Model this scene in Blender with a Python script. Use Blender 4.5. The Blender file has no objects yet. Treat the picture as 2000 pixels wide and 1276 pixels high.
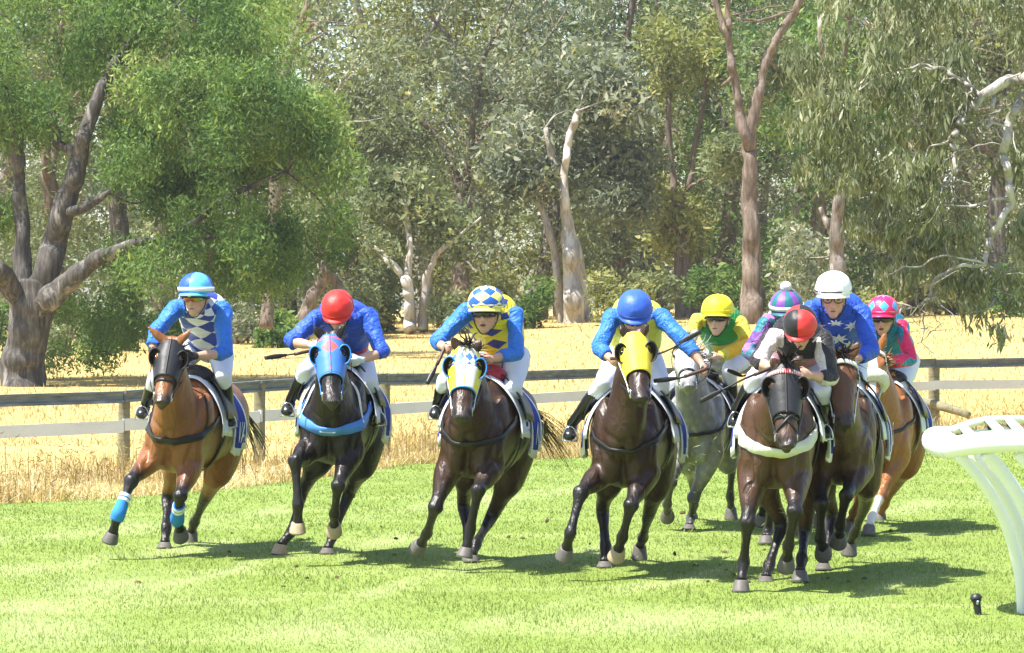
import bpy, math, random
import numpy as np
from mathutils import Vector, Matrix, noise
from mathutils.bvhtree import BVHTree

random.seed(7)
RNG = np.random.default_rng(11)
scene = bpy.context.scene
COL = scene.collection

# ------------------------------------------------------------------ camera
F_PX = 6968.0            # focal length in photograph pixels (2000 wide)
CAM_H = 2.0
PITCH = math.atan(34.0 / F_PX)
cam_data = bpy.data.cameras.new('camera')
cam_data.sensor_width = 36.0
cam_data.lens = F_PX / 2000.0 * 36.0
cam_data.clip_start = 0.5
cam_data.clip_end = 3000.0
cam = bpy.data.objects.new('camera', cam_data)
COL.objects.link(cam)
cam.location = (0, 0, CAM_H)
cam.rotation_euler = (math.pi / 2 - PITCH, 0, 0)
scene.camera = cam
scene.render.resolution_x = 1024
scene.render.resolution_y = 653

# ------------------------------------------------------------------ light
TO_SUN = Vector((-0.42, -0.20, 0.885)).normalized()
world = bpy.data.worlds.new('World')
scene.world = world
world.use_nodes = True
wn = world.node_tree.nodes
wl = world.node_tree.links
for n in list(wn):
    wn.remove(n)
sky = wn.new('ShaderNodeTexSky')
sky.sky_type = 'NISHITA'
sky.sun_disc = False
sky.sun_elevation = math.asin(TO_SUN.z)
sky.sun_rotation = math.atan2(TO_SUN.x, TO_SUN.y)
sky.air_density = 1.0
sky.dust_density = 1.2
sky.ozone_density = 1.0
bg = wn.new('ShaderNodeBackground')
bg.inputs['Strength'].default_value = 0.12
wo = wn.new('ShaderNodeOutputWorld')
wl.new(sky.outputs[0], bg.inputs[0])
wl.new(bg.outputs[0], wo.inputs[0])
sun_data = bpy.data.lights.new('sun', 'SUN')
sun_data.energy = 5.0
sun_data.angle = math.radians(0.53)
sun_data.color = (1.0, 0.955, 0.88)
sun = bpy.data.objects.new('sun', sun_data)
COL.objects.link(sun)
sun.rotation_euler = TO_SUN.to_track_quat('Z', 'Y').to_euler()
sun.location = (-20, -10, 40)

scene.view_settings.view_transform = 'Standard'
scene.view_settings.look = 'None'
scene.view_settings.gamma = 1.0
scene.view_settings.exposure = 1.3
scene.view_settings.use_curve_mapping = False
scene.render.engine = 'CYCLES'
scene.cycles.max_bounces = 6
scene.cycles.transparent_max_bounces = 8

# ------------------------------------------------------------------ helpers
CP, SP = math.cos(PITCH), math.sin(PITCH)


def ray(px, py):
    """direction through a photograph pixel, scaled so that y = 1"""
    x = (px - 1000.0) / F_PX
    y = -(py - 638.0) / F_PX
    d = Vector((x, CP + y * SP, y * CP - SP))
    return d / d.y


def at(px, py, depth):
    r = ray(px, py)
    return Vector((0, 0, CAM_H)) + r * depth


def reach(parent, px, py, length, far):
    """point on the pixel's ray at `length` from parent, nearer or farther than it"""
    r = ray(px, py)
    o = Vector((0, 0, CAM_H)) - parent
    a = r.dot(r)
    b = 2 * o.dot(r)
    c = o.dot(o) - length * length
    disc = b * b - 4 * a * c
    y0 = -b / (2 * a)
    if disc <= 0:
        return Vector((0, 0, CAM_H)) + r * y0
    q = math.sqrt(disc) / (2 * a)
    return Vector((0, 0, CAM_H)) + r * (y0 + q if far else y0 - q)


def ss(a, b, x):
    t = np.clip((x - a) / (b - a), 0, 1)
    return t * t * (3 - 2 * t)


def crom(P, n):
    P = np.asarray(P, float)
    k = len(P)
    t = np.linspace(0, k - 1, n)
    i = np.minimum(t.astype(int), k - 2)
    f = (t - i)[:, None]
    p1 = P[i]
    p2 = P[i + 1]
    p0 = np.where((i > 0)[:, None], P[np.maximum(i - 1, 0)], 2 * p1 - p2)
    p3 = np.where((i + 2 < k)[:, None], P[np.minimum(i + 2, k - 1)], 2 * p2 - p1)
    return 0.5 * ((2 * p1) + (-p0 + p2) * f + (2 * p0 - 5 * p1 + 4 * p2 - p3) * f * f + (-p0 + 3 * p1 - 3 * p2 + p3) * f ** 3)


class Loft:
    """closed tube through elliptical sections (centre, half-axis A, half-axis B)"""

    def __init__(self, C, A, B, nr=24, ns=20, p=2.0, squeeze=0.0):
        C = np.array([tuple(c) for c in C], float)
        A = np.array([tuple(c) for c in A], float)
        B = np.array([tuple(c) for c in B], float)
        self.C, self.A, self.B = crom(C, nr), crom(A, nr), crom(B, nr)
        self.nr, self.ns, self.p, self.sq = nr, ns, p, squeeze

    def unit(self, th):
        c, s = np.cos(th), np.sin(th)
        e = 2.0 / self.p
        c = np.sign(c) * np.abs(c) ** e
        s = np.sign(s) * np.abs(s) ** e
        c = c * (1 - self.sq * np.clip(s, 0, 1) ** 2)
        return c, s

    def point(self, th, v, off=0.0):
        """surface point at angle th (radians), v in 0..1, pushed out by off"""
        x = min(max(v, 0), 1) * (self.nr - 1)
        i = min(int(x), self.nr - 2)
        f = x - i
        C = self.C[i] * (1 - f) + self.C[i + 1] * f
        A = self.A[i] * (1 - f) + self.A[i + 1] * f
        B = self.B[i] * (1 - f) + self.B[i + 1] * f
        c, s = self.unit(np.array(th))
        la, lb = np.linalg.norm(A) + 1e-9, np.linalg.norm(B) + 1e-9
        return Vector(C + A * c * (1 + off / la) + B * s * (1 + off / lb))

    def mesh(self, v0=0.0, v1=1.0, off=0.0, caps=True):
        th = np.linspace(0, 2 * math.pi, self.ns + 1)
        c, s = self.unit(th)
        i0, i1 = int(round(v0 * (self.nr - 1))), int(round(v1 * (self.nr - 1)))
        C, A, B = self.C[i0:i1 + 1], self.A[i0:i1 + 1], self.B[i0:i1 + 1]
        if off:
            A = A * (1 + off / (np.linalg.norm(A, axis=1, keepdims=True) + 1e-9))
            B = B * (1 + off / (np.linalg.norm(B, axis=1, keepdims=True) + 1e-9))
        V = C[:, None, :] + A[:, None, :] * c[None, :, None] + B[:, None, :] * s[None, :, None]
        nr, m = V.shape[0], self.ns + 1
        uv = np.stack(np.meshgrid(th / (2 * math.pi), np.linspace(v0, v1, nr)), -1)
        F = []
        for i in range(nr - 1):
            for j in range(self.ns):
                F.append((i * m + j, i * m + j + 1, (i + 1) * m + j + 1, (i + 1) * m + j))
        V = V.reshape(-1, 3)
        uv = uv.reshape(-1, 2)
        if caps:
            n = len(V)
            V = np.vstack([V, C[0], C[-1]])
            uv = np.vstack([uv, [0.5, v0], [0.5, v1]])
            for j in range(self.ns):
                F.append((n, j + 1, j))
                F.append((n + 1, (nr - 1) * m + j, (nr - 1) * m + j + 1))
        return V, F, uv


def frames(P, hint):
    """side / normal vectors along a path"""
    P = [Vector(p) for p in P]
    S, N = [], []
    h = Vector(hint).normalized()
    for i in range(len(P)):
        t = (P[min(i + 1, len(P) - 1)] - P[max(i - 1, 0)])
        t = t.normalized() if t.length > 1e-9 else Vector((0, 0, 1))
        n = h - t * h.dot(t)
        if n.length < 1e-4:
            n = t.orthogonal()
        n.normalize()
        h = n
        S.append(t.cross(n).normalized())
        N.append(n)
    return S, N


def limb(P, R, hint=(0, -1, 0), nr=None, ns=14, p=2.0):
    """loft along points; R entries are r or (r_side, r_along_hint)"""
    S, N = frames(P, hint)
    A, B = [], []
    for s, n, r in zip(S, N, R):
        ra, rb = r if isinstance(r, tuple) else (r, r)
        A.append(s * ra)
        B.append(n * rb)
    return Loft(P, A, B, nr or max(8, len(P) * 5), ns, p)


def ellipsoid(c, ax, ay, az, ns=16, nr=10):
    """ax, ay, az half-axis vectors"""
    c = np.array(c)
    ax, ay, az = np.array(ax), np.array(ay), np.array(az)
    th = np.linspace(0, 2 * math.pi, ns + 1)
    ph = np.linspace(-math.pi / 2, math.pi / 2, nr + 1)
    V = (c + np.cos(ph)[:, None, None] * (np.cos(th)[None, :, None] * ax + np.sin(th)[None, :, None] * ay)
         + np.sin(ph)[:, None, None] * az).reshape(-1, 3)
    m = ns + 1
    F = [(i * m + j, i * m + j + 1, (i + 1) * m + j + 1, (i + 1) * m + j) for i in range(nr) for j in range(ns)]
    uv = np.stack(np.meshgrid(th / (2 * math.pi), np.linspace(0, 1, nr + 1)), -1).reshape(-1, 2)
    return V, F, uv


def join(parts):
    V, F, U = [], [], []
    n = 0
    for v, f, u in parts:
        V.append(np.asarray(v, float))
        U.append(np.asarray(u, float))
        F.extend([tuple(i + n for i in q) for q in f])
        n += len(v)
    return np.vstack(V), F, np.vstack(U)


def finish(o, mat, parent, smooth):
    COL.objects.link(o)
    if mat is not None:
        for m in (mat if isinstance(mat, (list, tuple)) else [mat]):
            o.data.materials.append(m)
    if smooth:
        o.data.polygons.foreach_set('use_smooth', np.ones(len(o.data.polygons), bool))
    if parent is not None:
        o.parent = parent
        if parent.type == 'EMPTY':
            o.matrix_parent_inverse = Matrix.Translation(-parent.location)
        else:
            o.matrix_parent_inverse = parent.matrix_world.inverted() if parent.parent is None else Matrix.Identity(4)
    return o


def mesh_obj(name, parts, mat, parent=None, smooth=True, wob=0.0, wobs=9.0):
    if isinstance(parts, tuple):
        parts = [parts]
    V, F, U = join(parts)
    if wob:
        V = V.copy()
        for i, v in enumerate(V):
            nv = noise.noise_vector(Vector(v) * wobs)
            nw = noise.noise_vector(Vector(v) * wobs * 2.3)
            V[i] += np.array(nv) * wob + np.array(nw) * wob * 0.45
    me = bpy.data.meshes.new(name)
    me.from_pydata(V.tolist(), [], F)
    uvl = me.uv_layers.new(name='UVMap')
    li = np.empty(len(me.loops), np.int32)
    me.loops.foreach_get('vertex_index', li)
    uvl.data.foreach_set('uv', U[li].astype(np.float32).ravel())
    return finish(bpy.data.objects.new(name, me), mat, parent, smooth)


def fast_mesh(name, V, F, mat, parent=None, tint=None, smooth=False):
    """V (n,3), F (m,k) numpy; tint per-vertex float attribute"""
    me = bpy.data.meshes.new(name)
    V = np.ascontiguousarray(V, np.float32)
    F = np.ascontiguousarray(F, np.int32)
    m, k = F.shape
    me.vertices.add(len(V))
    me.vertices.foreach_set('co', V.ravel())
    me.loops.add(m * k)
    me.loops.foreach_set('vertex_index', F.ravel())
    me.polygons.add(m)
    me.polygons.foreach_set('loop_start', np.arange(0, m * k, k, dtype=np.int32))
    me.update(calc_edges=True)
    if tint is not None:
        a = me.attributes.new('tint', 'FLOAT', 'POINT')
        a.data.foreach_set('value', np.ascontiguousarray(tint, np.float32))
    return finish(bpy.data.objects.new(name, me), mat, parent, smooth)


def box(c, x, y, z):
    """box from centre and three half-extent vectors"""
    c, x, y, z = (np.array(tuple(q), float) for q in (c, x, y, z))
    V = [c + a * x + b * y + d * z for d in (-1, 1) for b in (-1, 1) for a in (-1, 1)]
    F = [(0, 2, 3, 1), (4, 5, 7, 6), (0, 1, 5, 4), (2, 6, 7, 3), (0, 4, 6, 2), (1, 3, 7, 5)]
    return np.array(V), F, np.zeros((8, 2))


def tube(P, r, ns=8, hint=(0.1, 0.2, 1), nr=None):
    R = r if isinstance(r, (list, tuple)) else [r] * len(P)
    return limb(P, R, hint, nr or max(4, len(P) * 4), ns).mesh()


def band(P, N, w, th=0.004, nr=None):
    """flat strap through P with surface normals N, width w, thickness th"""
    nr = nr or len(P) * 4
    P = np.array([tuple(p) for p in P])
    N = np.array([tuple(p) for p in N])
    P, N = crom(P, nr), crom(N, nr)
    T = np.gradient(P, axis=0)
    T /= np.linalg.norm(T, axis=1, keepdims=True) + 1e-9
    W = np.cross(N, T)
    W /= np.linalg.norm(W, axis=1, keepdims=True) + 1e-9
    N = N / (np.linalg.norm(N, axis=1, keepdims=True) + 1e-9)
    q = [P - W * w / 2, P - W * w / 2 * 0.9 + N * th, P + W * w / 2 * 0.9 + N * th, P + W * w / 2]
    V = np.stack(q, 1).reshape(-1, 3)
    F = []
    for i in range(nr - 1):
        for j in range(4):
            F.append((i * 4 + j, i * 4 + (j + 1) % 4, (i + 1) * 4 + (j + 1) % 4, (i + 1) * 4 + j))
    F.append((0, 1, 2, 3))
    F.append(tuple((nr - 1) * 4 + j for j in (3, 2, 1, 0)))
    uv = np.stack([np.tile([0, 0.05, 0.95, 1], nr), np.repeat(np.linspace(0, 1, nr), 4)], 1)
    return V, F, uv


def voxel_fuse(parts, voxel, smooth_it=5, fac=0.5):
    V, F, U = join(parts)
    me = bpy.data.meshes.new('tmp')
    me.from_pydata(V.tolist(), [], F)
    o = bpy.data.objects.new('tmp', me)
    COL.objects.link(o)
    m = o.modifiers.new('r', 'REMESH')
    m.mode = 'VOXEL'
    m.voxel_size = voxel
    if smooth_it:
        s = o.modifiers.new('s', 'SMOOTH')
        s.factor = fac
        s.iterations = smooth_it
    dg = bpy.context.evaluated_depsgraph_get()
    new = bpy.data.meshes.new_from_object(o.evaluated_get(dg))
    bpy.data.objects.remove(o)
    bpy.data.meshes.remove(me)
    return new


def coords(me):
    a = np.empty(len(me.vertices) * 3, np.float32)
    me.vertices.foreach_get('co', a)
    return a.reshape(-1, 3).astype(float)


def set_color(me, name, rgb):
    a = me.color_attributes.new(name, 'FLOAT_COLOR', 'POINT')
    c = np.ones((len(rgb), 4), np.float32)
    c[:, :3] = rgb
    a.data.foreach_set('color', c.ravel())


def seg_dist(V, a, b):
    a, b = np.array(a), np.array(b)
    ab = b - a
    t = np.clip(((V - a) @ ab) / (ab @ ab + 1e-12), 0, 1)
    return np.linalg.norm(V - (a + t[:, None] * ab), axis=1), t


def empty(name, loc):
    o = bpy.data.objects.new(name, None)
    o.empty_display_size = 0.2
    COL.objects.link(o)
    o.location = loc
    return o


def tag(o, label, cat, group=None):
    o['label'] = label
    o['category'] = cat
    if group:
        o['group'] = group
    return o


# ------------------------------------------------------------------ materials
class NT:
    def __init__(self, name):
        self.m = bpy.data.materials.new(name)
        self.m.use_nodes = True
        self.n = self.m.node_tree.nodes
        self.l = self.m.node_tree.links
        self.b = self.n['Principled BSDF']
        self.out = self.n['Material Output']

    def new(self, t, **kw):
        nd = self.n.new(t)
        for k, v in kw.items():
            setattr(nd, k, v)
        return nd

    def val(self, sock, v):
        if isinstance(v, bpy.types.NodeSocket):
            self.l.new(v, sock)
        else:
            sock.default_value = v

    def math(self, op, a, b=0.0, c=None):
        nd = self.new('ShaderNodeMath', operation=op)
        self.val(nd.inputs[0], a)
        self.val(nd.inputs[1], b)
        if c is not None:
            self.val(nd.inputs[2], c)
        return nd.outputs[0]

    def mix(self, f, a, b, mode='MIX'):
        nd = self.new('ShaderNodeMix', data_type='RGBA', blend_type=mode)
        self.val(nd.inputs[0], f)
        for s, v in ((nd.inputs[6], a), (nd.inputs[7], b)):
            if isinstance(v, tuple) and len(v) == 3:
                v = v + (1.0,)
            self.val(s, v)
        return nd.outputs[2]

    def obj_co(self):
        return self.new('ShaderNodeTexCoord').outputs['Object']

    def uv(self):
        s = self.new('ShaderNodeSeparateXYZ')
        self.l.new(self.new('ShaderNodeTexCoord').outputs['UV'], s.inputs[0])
        return s.outputs[0], s.outputs[1]

    def noise(self, scale, detail=4, rough=0.55, stretch=None, dist=0.0):
        nd = self.new('ShaderNodeTexNoise')
        co = self.obj_co()
        if stretch:
            mp = self.new('ShaderNodeMapping')
            self.l.new(co, mp.inputs[0])
            mp.inputs['Scale'].default_value = stretch
            co = mp.outputs[0]
        self.l.new(co, nd.inputs['Vector'])
        nd.inputs['Scale'].default_value = scale
        nd.inputs['Detail'].default_value = detail
        nd.inputs['Roughness'].default_value = rough
        nd.inputs['Distortion'].default_value = dist
        return nd.outputs[0]

    def ramp(self, f, stops):
        nd = self.new('ShaderNodeValToRGB')
        self.l.new(f, nd.inputs[0])
        cr = nd.color_ramp
        while len(cr.elements) < len(stops):
            cr.elements.new(0.5)
        for e, (p, c) in zip(cr.elements, stops):
            e.position = p
            e.color = c + (1.0,) if len(c) == 3 else c
        return nd.outputs[0]

    def bump(self, h, strength=0.3, dist=0.01):
        nd = self.new('ShaderNodeBump')
        self.l.new(h, nd.inputs['Height'])
        nd.inputs['Strength'].default_value = strength
        nd.inputs['Distance'].default_value = dist
        self.l.new(nd.outputs[0], self.b.inputs['Normal'])

    def base(self, c):
        if isinstance(c, tuple) and len(c) == 3:
            c = c + (1.0,)
        self.val(self.b.inputs['Base Color'], c)

    def set(self, **kw):
        names = {'rough': 'Roughness', 'spec': 'Specular IOR Level', 'metal': 'Metallic', 'sheen': 'Sheen Weight',
                 'coat': 'Coat Weight', 'trans': 'Transmission Weight', 'sub': 'Subsurface Weight'}
        for k, v in kw.items():
            self.val(self.b.inputs[names[k]], v)


def simple(name, col, rough=0.55, spec=0.4, vary=0.12, scale=30.0, bump=0.1, metal=0.0, sheen=0.0, bdist=0.004):
    t = NT(name)
    n = t.noise(scale, 4)
    k = t.math('MULTIPLY_ADD', n, 2 * vary, 1 - vary)
    t.base(t.mix(1.0, col, k, 'MULTIPLY'))
    t.set(rough=rough, spec=spec, metal=metal, sheen=sheen)
    if bump:
        t.bump(n, bump, bdist)
    return t.m


def srgb(r, g, b):
    f = lambda c: (c / 255 / 12.92) if c / 255 <= 0.04045 else ((c / 255 + 0.055) / 1.055) ** 2.4
    return (f(r), f(g), f(b))

# ================================================================== SETTING
def gz(x, y):
    x = np.asarray(x, float)
    y = np.asarray(y, float)
    amp = np.clip(1.6 + 0.028 * x * 135.0 / np.maximum(y, 60.0), 0.5, 3.2)
    z = ss(72, 135, y) * amp
    z = z + 0.05 * np.sin(x * 0.31 + 1.0) * np.sin(y * 0.17) * ss(48, 60, y)
    return z


def strip_mesh(name, xs, ys, zf, mat, kind):
    X, Y = np.meshgrid(xs, ys)
    Z = zf(X, Y)
    V = np.stack([X, Y, Z], -1).reshape(-1, 3)
    nx, ny = len(xs), len(ys)
    i = np.arange(ny - 1)[:, None] * nx + np.arange(nx - 1)[None, :]
    F = np.stack([i, i + 1, i + nx + 1, i + nx], -1).reshape(-1, 4)
    o = fast_mesh(name, V, F, mat, smooth=True)
    o['kind'] = kind
    return o


# dry paddock ground
t = NT('dry_paddock')
n1 = t.noise(0.35, 5, 0.6)
n2 = t.noise(6.0, 5, 0.65)
n3 = t.noise(0.12, 3, 0.5, stretch=(0.4, 1.6, 1))
c = t.ramp(n1, [(0.3, (0.345, 0.250, 0.092)), (0.5, (0.40, 0.298, 0.115)), (0.7, (0.46, 0.355, 0.155))])
c = t.mix(t.ramp(n3, [(0.52, (0, 0, 0)), (0.66, (1, 1, 1))]), c, (0.33, 0.28, 0.085))
c = t.mix(0.35, c, t.ramp(n2, [(0.3, (0.34, 0.23, 0.07)), (0.7, (0.68, 0.52, 0.22))]))
t.base(c)
t.set(rough=0.95, spec=0.1)
t.bump(n2, 0.6, 0.05)
M_PADDOCK = t.m
xs = np.concatenate([np.linspace(-900, -60, 15), np.linspace(-50, 50, 61), np.linspace(60, 900, 15)])
ys = np.concatenate([np.linspace(-60, 40, 12), np.linspace(43, 160, 80), np.linspace(175, 1800, 24)])
strip_mesh('ground', xs, ys, gz, M_PADDOCK, 'structure')

# turf of the track
t = NT('turf')
co = t.obj_co()
na = t.noise(1.1, 4, 0.6, stretch=(0.55, 1.0, 1), dist=0.6)
nb = t.noise(22.0, 4, 0.7)
nc = t.noise(0.35, 3, 0.5, stretch=(0.7, 0.5, 1))
sep = t.new('ShaderNodeSeparateXYZ')
t.l.new(co, sep.inputs[0])
wob = t.math('MULTIPLY', t.math('SUBTRACT', nc, 0.5), 5.0)
ph = t.math('ADD', t.math('MULTIPLY_ADD', sep.outputs[0], -0.45, wob), t.math('MULTIPLY', sep.outputs[1], 1.0))
st = t.math('SINE', t.math('MULTIPLY', ph, 2.3))
worn = t.math('MULTIPLY', t.ramp(t.math('MULTIPLY_ADD', st, 0.5, 0.5), [(0.80, (0, 0, 0)), (1.0, (1, 1, 1))]), na)
c = t.ramp(na, [(0.3, (0.145, 0.206, 0.034)), (0.5, (0.176, 0.238, 0.050)), (0.72, (0.22, 0.275, 0.078))])
c = t.mix(t.math('MULTIPLY', worn, 0.65), c, (0.33, 0.36, 0.15))
c = t.mix(t.math('MULTIPLY', t.new('ShaderNodeAttribute', attribute_name='tint').outputs['Fac'], 0.8), c, (0.34, 0.38, 0.17))
c = t.mix(0.30, c, t.ramp(nb, [(0.3, (0.10, 0.165, 0.018)), (0.7, (0.26, 0.325, 0.075))]))
t.base(c)
t.set(rough=0.85, spec=0.15)
t.bump(nb, 0.7, 0.02)
M_TURF = t.m
edge_px = [(-600, 1010), (0, 985), (250, 973), (500, 950), (650, 931), (800, 908), (1100, 896), (1400, 886), (1800, 872), (2100, 866), (2600, 850)]
EDGE = np.array([[*(lambda p: (p.x, p.y))(at(px, py, (CAM_H) * F_PX / (py - 604.0)))] for px, py in edge_px])


def edge_y(x):
    return np.interp(x, EDGE[:, 0], EDGE[:, 1])


def pale_mask(X_, Y_):
    """paler worn lines and patches, laid out on the ground"""
    streaks = [[(20, 1195), (150, 1176), (350, 1138), (560, 1092), (800, 1050)], [(-50, 1120), (200, 1098), (450, 1060)], [(560, 1220), (700, 1165), (860, 1125), (1050, 1095), (1300, 1060)],
               [(-50, 1060), (300, 1030), (560, 1000)], [(900, 1230), (1200, 1160), (1500, 1100)], [(1300, 1240), (1600, 1190), (1800, 1130)], [(1500, 1030), (1800, 990), (2000, 965)], [(700, 1010), (1000, 970), (1250, 950)]]
    patches = [(70, 1235, 140, 40), (620, 1235, 160, 30), (760, 1255, 120, 22), (230, 1150, 150, 22), (60, 1190, 90, 22), (1250, 1215, 200, 28), (1650, 1225, 160, 26)]
    Yc = np.maximum(Y_, 8.0)
    bx_ = 1000 + X_ / Yc * F_PX
    by_ = 604 + CAM_H / Yc * F_PX
    pale = np.zeros(len(X_))
    for sk in streaks:
        sx_, sy_ = [q[0] for q in sk], [q[1] for q in sk]
        dy_ = np.abs(by_ - np.interp(bx_, sx_, sy_) - 3 * np.sin(bx_ * 0.02))
        wv = 0.6 + 0.4 * np.sin(bx_ * 0.013 + sy_[0]) * np.sin(bx_ * 0.031)
        edge_ = ss(sx_[0] - 60, sx_[0] + 40, bx_) * (1 - ss(sx_[-1] - 40, sx_[-1] + 60, bx_))
        pale = np.maximum(pale, np.exp(-(dy_ / 11.0) ** 2) * wv * edge_)
    for (a_, b_, c_, d_) in patches:
        pale = np.maximum(pale, 0.85 * np.exp(-((bx_ - a_) / c_) ** 2 - ((by_ - b_) / d_) ** 2))
    return pale


NX, NY = 200, 130
vv = np.concatenate([[0.0, 0.5], np.linspace(0.0, 1.0, NY - 2)])
xs = np.linspace(-14, 22, NX)
jit = 0.35 * np.array([noise.noise(Vector((x * 1.3, 0, 0))) for x in xs])
ey = edge_y(xs) + jit
Y = np.empty((NY, NX))
Y[0], Y[1] = -20, 5
for r_i in range(2, NY):
    Y[r_i] = 17.0 + (ey - 17.0) * ((r_i - 2) / (NY - 3))
X = np.repeat(xs[None, :], NY, 0)
V = np.stack([X, Y, np.full_like(X, 0.006)], -1).reshape(-1, 3)
i = np.arange(NY - 1)[:, None] * NX + np.arange(NX - 1)[None, :]
Fq = np.stack([i, i + 1, i + NX + 1, i + NX], -1).reshape(-1, 4)
o = fast_mesh('race_track', V, Fq, M_TURF, smooth=True, tint=pale_mask(V[:, 0], V[:, 1]))
o['kind'] = 'structure'


def leaf_material(name, stops, transl=0.35, rough=0.6, spec=0.2):
    t = NT(name)
    a = t.new('ShaderNodeAttribute', attribute_name='tint')
    col = t.ramp(a.outputs['Fac'], stops)
    t.base(col)
    t.set(rough=rough, spec=spec)
    tr = t.new('ShaderNodeBsdfTranslucent')
    t.l.new(t.mix(1.0, col, (1.0, 1.05, 0.55), 'MULTIPLY'), tr.inputs[0])
    mx = t.new('ShaderNodeMixShader')
    mx.inputs[0].default_value = transl
    t.l.new(t.b.outputs[0], mx.inputs[1])
    t.l.new(tr.outputs[0], mx.inputs[2])
    t.l.new(mx.outputs[0], t.out.inputs[0])
    return t.m


def norm(a):
    return a / (np.linalg.norm(a, axis=-1, keepdims=True) + 1e-9)


def blades(P, h, w, lean, rng, bend=0.5):
    """upright grass blades, two triangles -> a bent quad strip of 5 verts as tri+quad; here 1 tri + 1 tri"""
    n = len(P)
    az = rng.uniform(0, 2 * math.pi, n)
    d = np.stack([np.cos(az), np.sin(az), np.zeros(n)], 1)
    az2 = rng.uniform(0, 2 * math.pi, n)
    sd = np.stack([np.cos(az2), np.sin(az2), np.zeros(n)], 1)
    ln = (np.abs(rng.normal(0, lean, n)) * h)[:, None]
    mid = P + d * ln * 0.35 + np.stack([0 * h, 0 * h, h * 0.6], 1)
    tip = P + d * ln + np.stack([0 * h, 0 * h, h * (1 - 0.3 * np.minimum(ln[:, 0] / (h + 1e-6), 1))], 1)
    w = np.asarray(w)[:, None] if np.ndim(w) else w
    V = np.stack([P - sd * w / 2, P + sd * w / 2, mid + sd * w * 0.4, mid - sd * w * 0.4, tip], 1).reshape(-1, 3)
    b = np.arange(n)[:, None] * 5
    F = np.concatenate([b + [0, 1, 2], b + [0, 2, 3], b + [3, 2, 4]], 0)
    return V, F


def turf_blades(n, y0, y1, rng):
    # denser near the camera; x limited to a little more than the view
    y = y0 * (y1 / y0) ** rng.uniform(0, 1, n)
    x = rng.uniform(-1, 1, n) * y * 0.185
    keep = y < edge_y(x) - 0.05 + rng.normal(0, 0.25, n)
    return np.stack([x[keep], y[keep], np.full(keep.sum(), 0.004)], 1)


M_BLADE = leaf_material('turf_blade', [(0.0, (0.090, 0.148, 0.020)), (0.35, (0.165, 0.232, 0.046)), (0.7, (0.252, 0.315, 0.098)), (1.0, (0.48, 0.50, 0.31))], 0.4, 0.5, 0.3)
P = turf_blades(230000, 17.5, 54, RNG)
h = RNG.uniform(0.014, 0.036, len(P)) * (0.8 + 0.5 * np.sin(P[:, 0] * 1.7 + P[:, 1]) ** 2)
V, Fq = blades(P, h, 0.0062 * (P[:, 1] / 22.0), 0.9, RNG)
V = V.reshape(-1, 5, 3)[:, [0, 1, 4]].reshape(-1, 3)
Fq = np.arange(len(V)).reshape(-1, 3)
pale = pale_mask(P[:, 0], P[:, 1])
lowf = np.array([noise.noise(Vector((a_ * 0.9, b_ * 0.45, 1.7))) for a_, b_ in P[:, :2]])
o = fast_mesh('turf_grass', V, Fq, M_BLADE, tint=np.repeat(np.clip(RNG.normal(0.43, 0.15, len(P)) + lowf * 0.22 + pale * 0.5, 0, 1), 3))
tag(o, 'short bright green turf of the race track', 'grass')
o['kind'] = 'stuff'

# dry straw by the fence and through the paddock
M_STRAW = leaf_material('straw', [(0.0, (0.15, 0.10, 0.05)), (0.35, (0.34, 0.25, 0.115)), (0.7, (0.48, 0.375, 0.185)), (1.0, (0.64, 0.55, 0.35))], 0.3, 0.7, 0.15)


def straw(n, f0, f1, hmin, hmax, w, lean, name, label, tm=0.55, clump=0.0, green=0):
    x = RNG.uniform(-13, 17, n) * 1.0
    yb = edge_y(x)
    y = yb + f0 + (f1 - f0) * RNG.uniform(0, 1, n) ** 1.3
    keep = np.abs(x) < y * 0.20
    x, y = x[keep], y[keep]
    if clump:
        cl = np.array([noise.noise(Vector((a * 1.1, b * 0.6, 3.0))) for a, b in zip(x, y)])
        k = cl + RNG.uniform(-0.35, 0.35, len(x)) > -clump
        x, y, cl = x[k], y[k], cl[k]
        hs = 0.65 + 0.9 * np.clip(cl + 0.3, 0, 1)
    else:
        hs = 1.0
    P = np.stack([x, y, gz(x, y)], 1)
    h = RNG.uniform(hmin, hmax, len(P)) * hs
    V, Fq = blades(P, h, w * RNG.uniform(0.7, 1.4, len(P)), lean, RNG)
    o = fast_mesh(name, V, Fq, M_STRAW, tint=np.repeat(np.clip(RNG.normal(tm, 0.2, len(P)) + 0.55 * np.array([noise.noise(Vector((a_ * 0.8, b_ * 0.5, 7.0))) for a_, b_ in P[:, :2]]), 0, 1), 5))
    tag(o, label, 'grass')
    o['kind'] = 'stuff'


straw(56000, -0.15, 6.0, 0.06, 0.20, 0.012, 1.8, 'dry_grass', 'matted pale straw grass along the edge of the turf', 0.68)
straw(19000, 0.4, 9.0, 0.18, 0.46, 0.009, 0.8, 'tall_dry_grass', 'tall dry straw stalks standing round the track fence', 0.55, -0.05)
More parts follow.
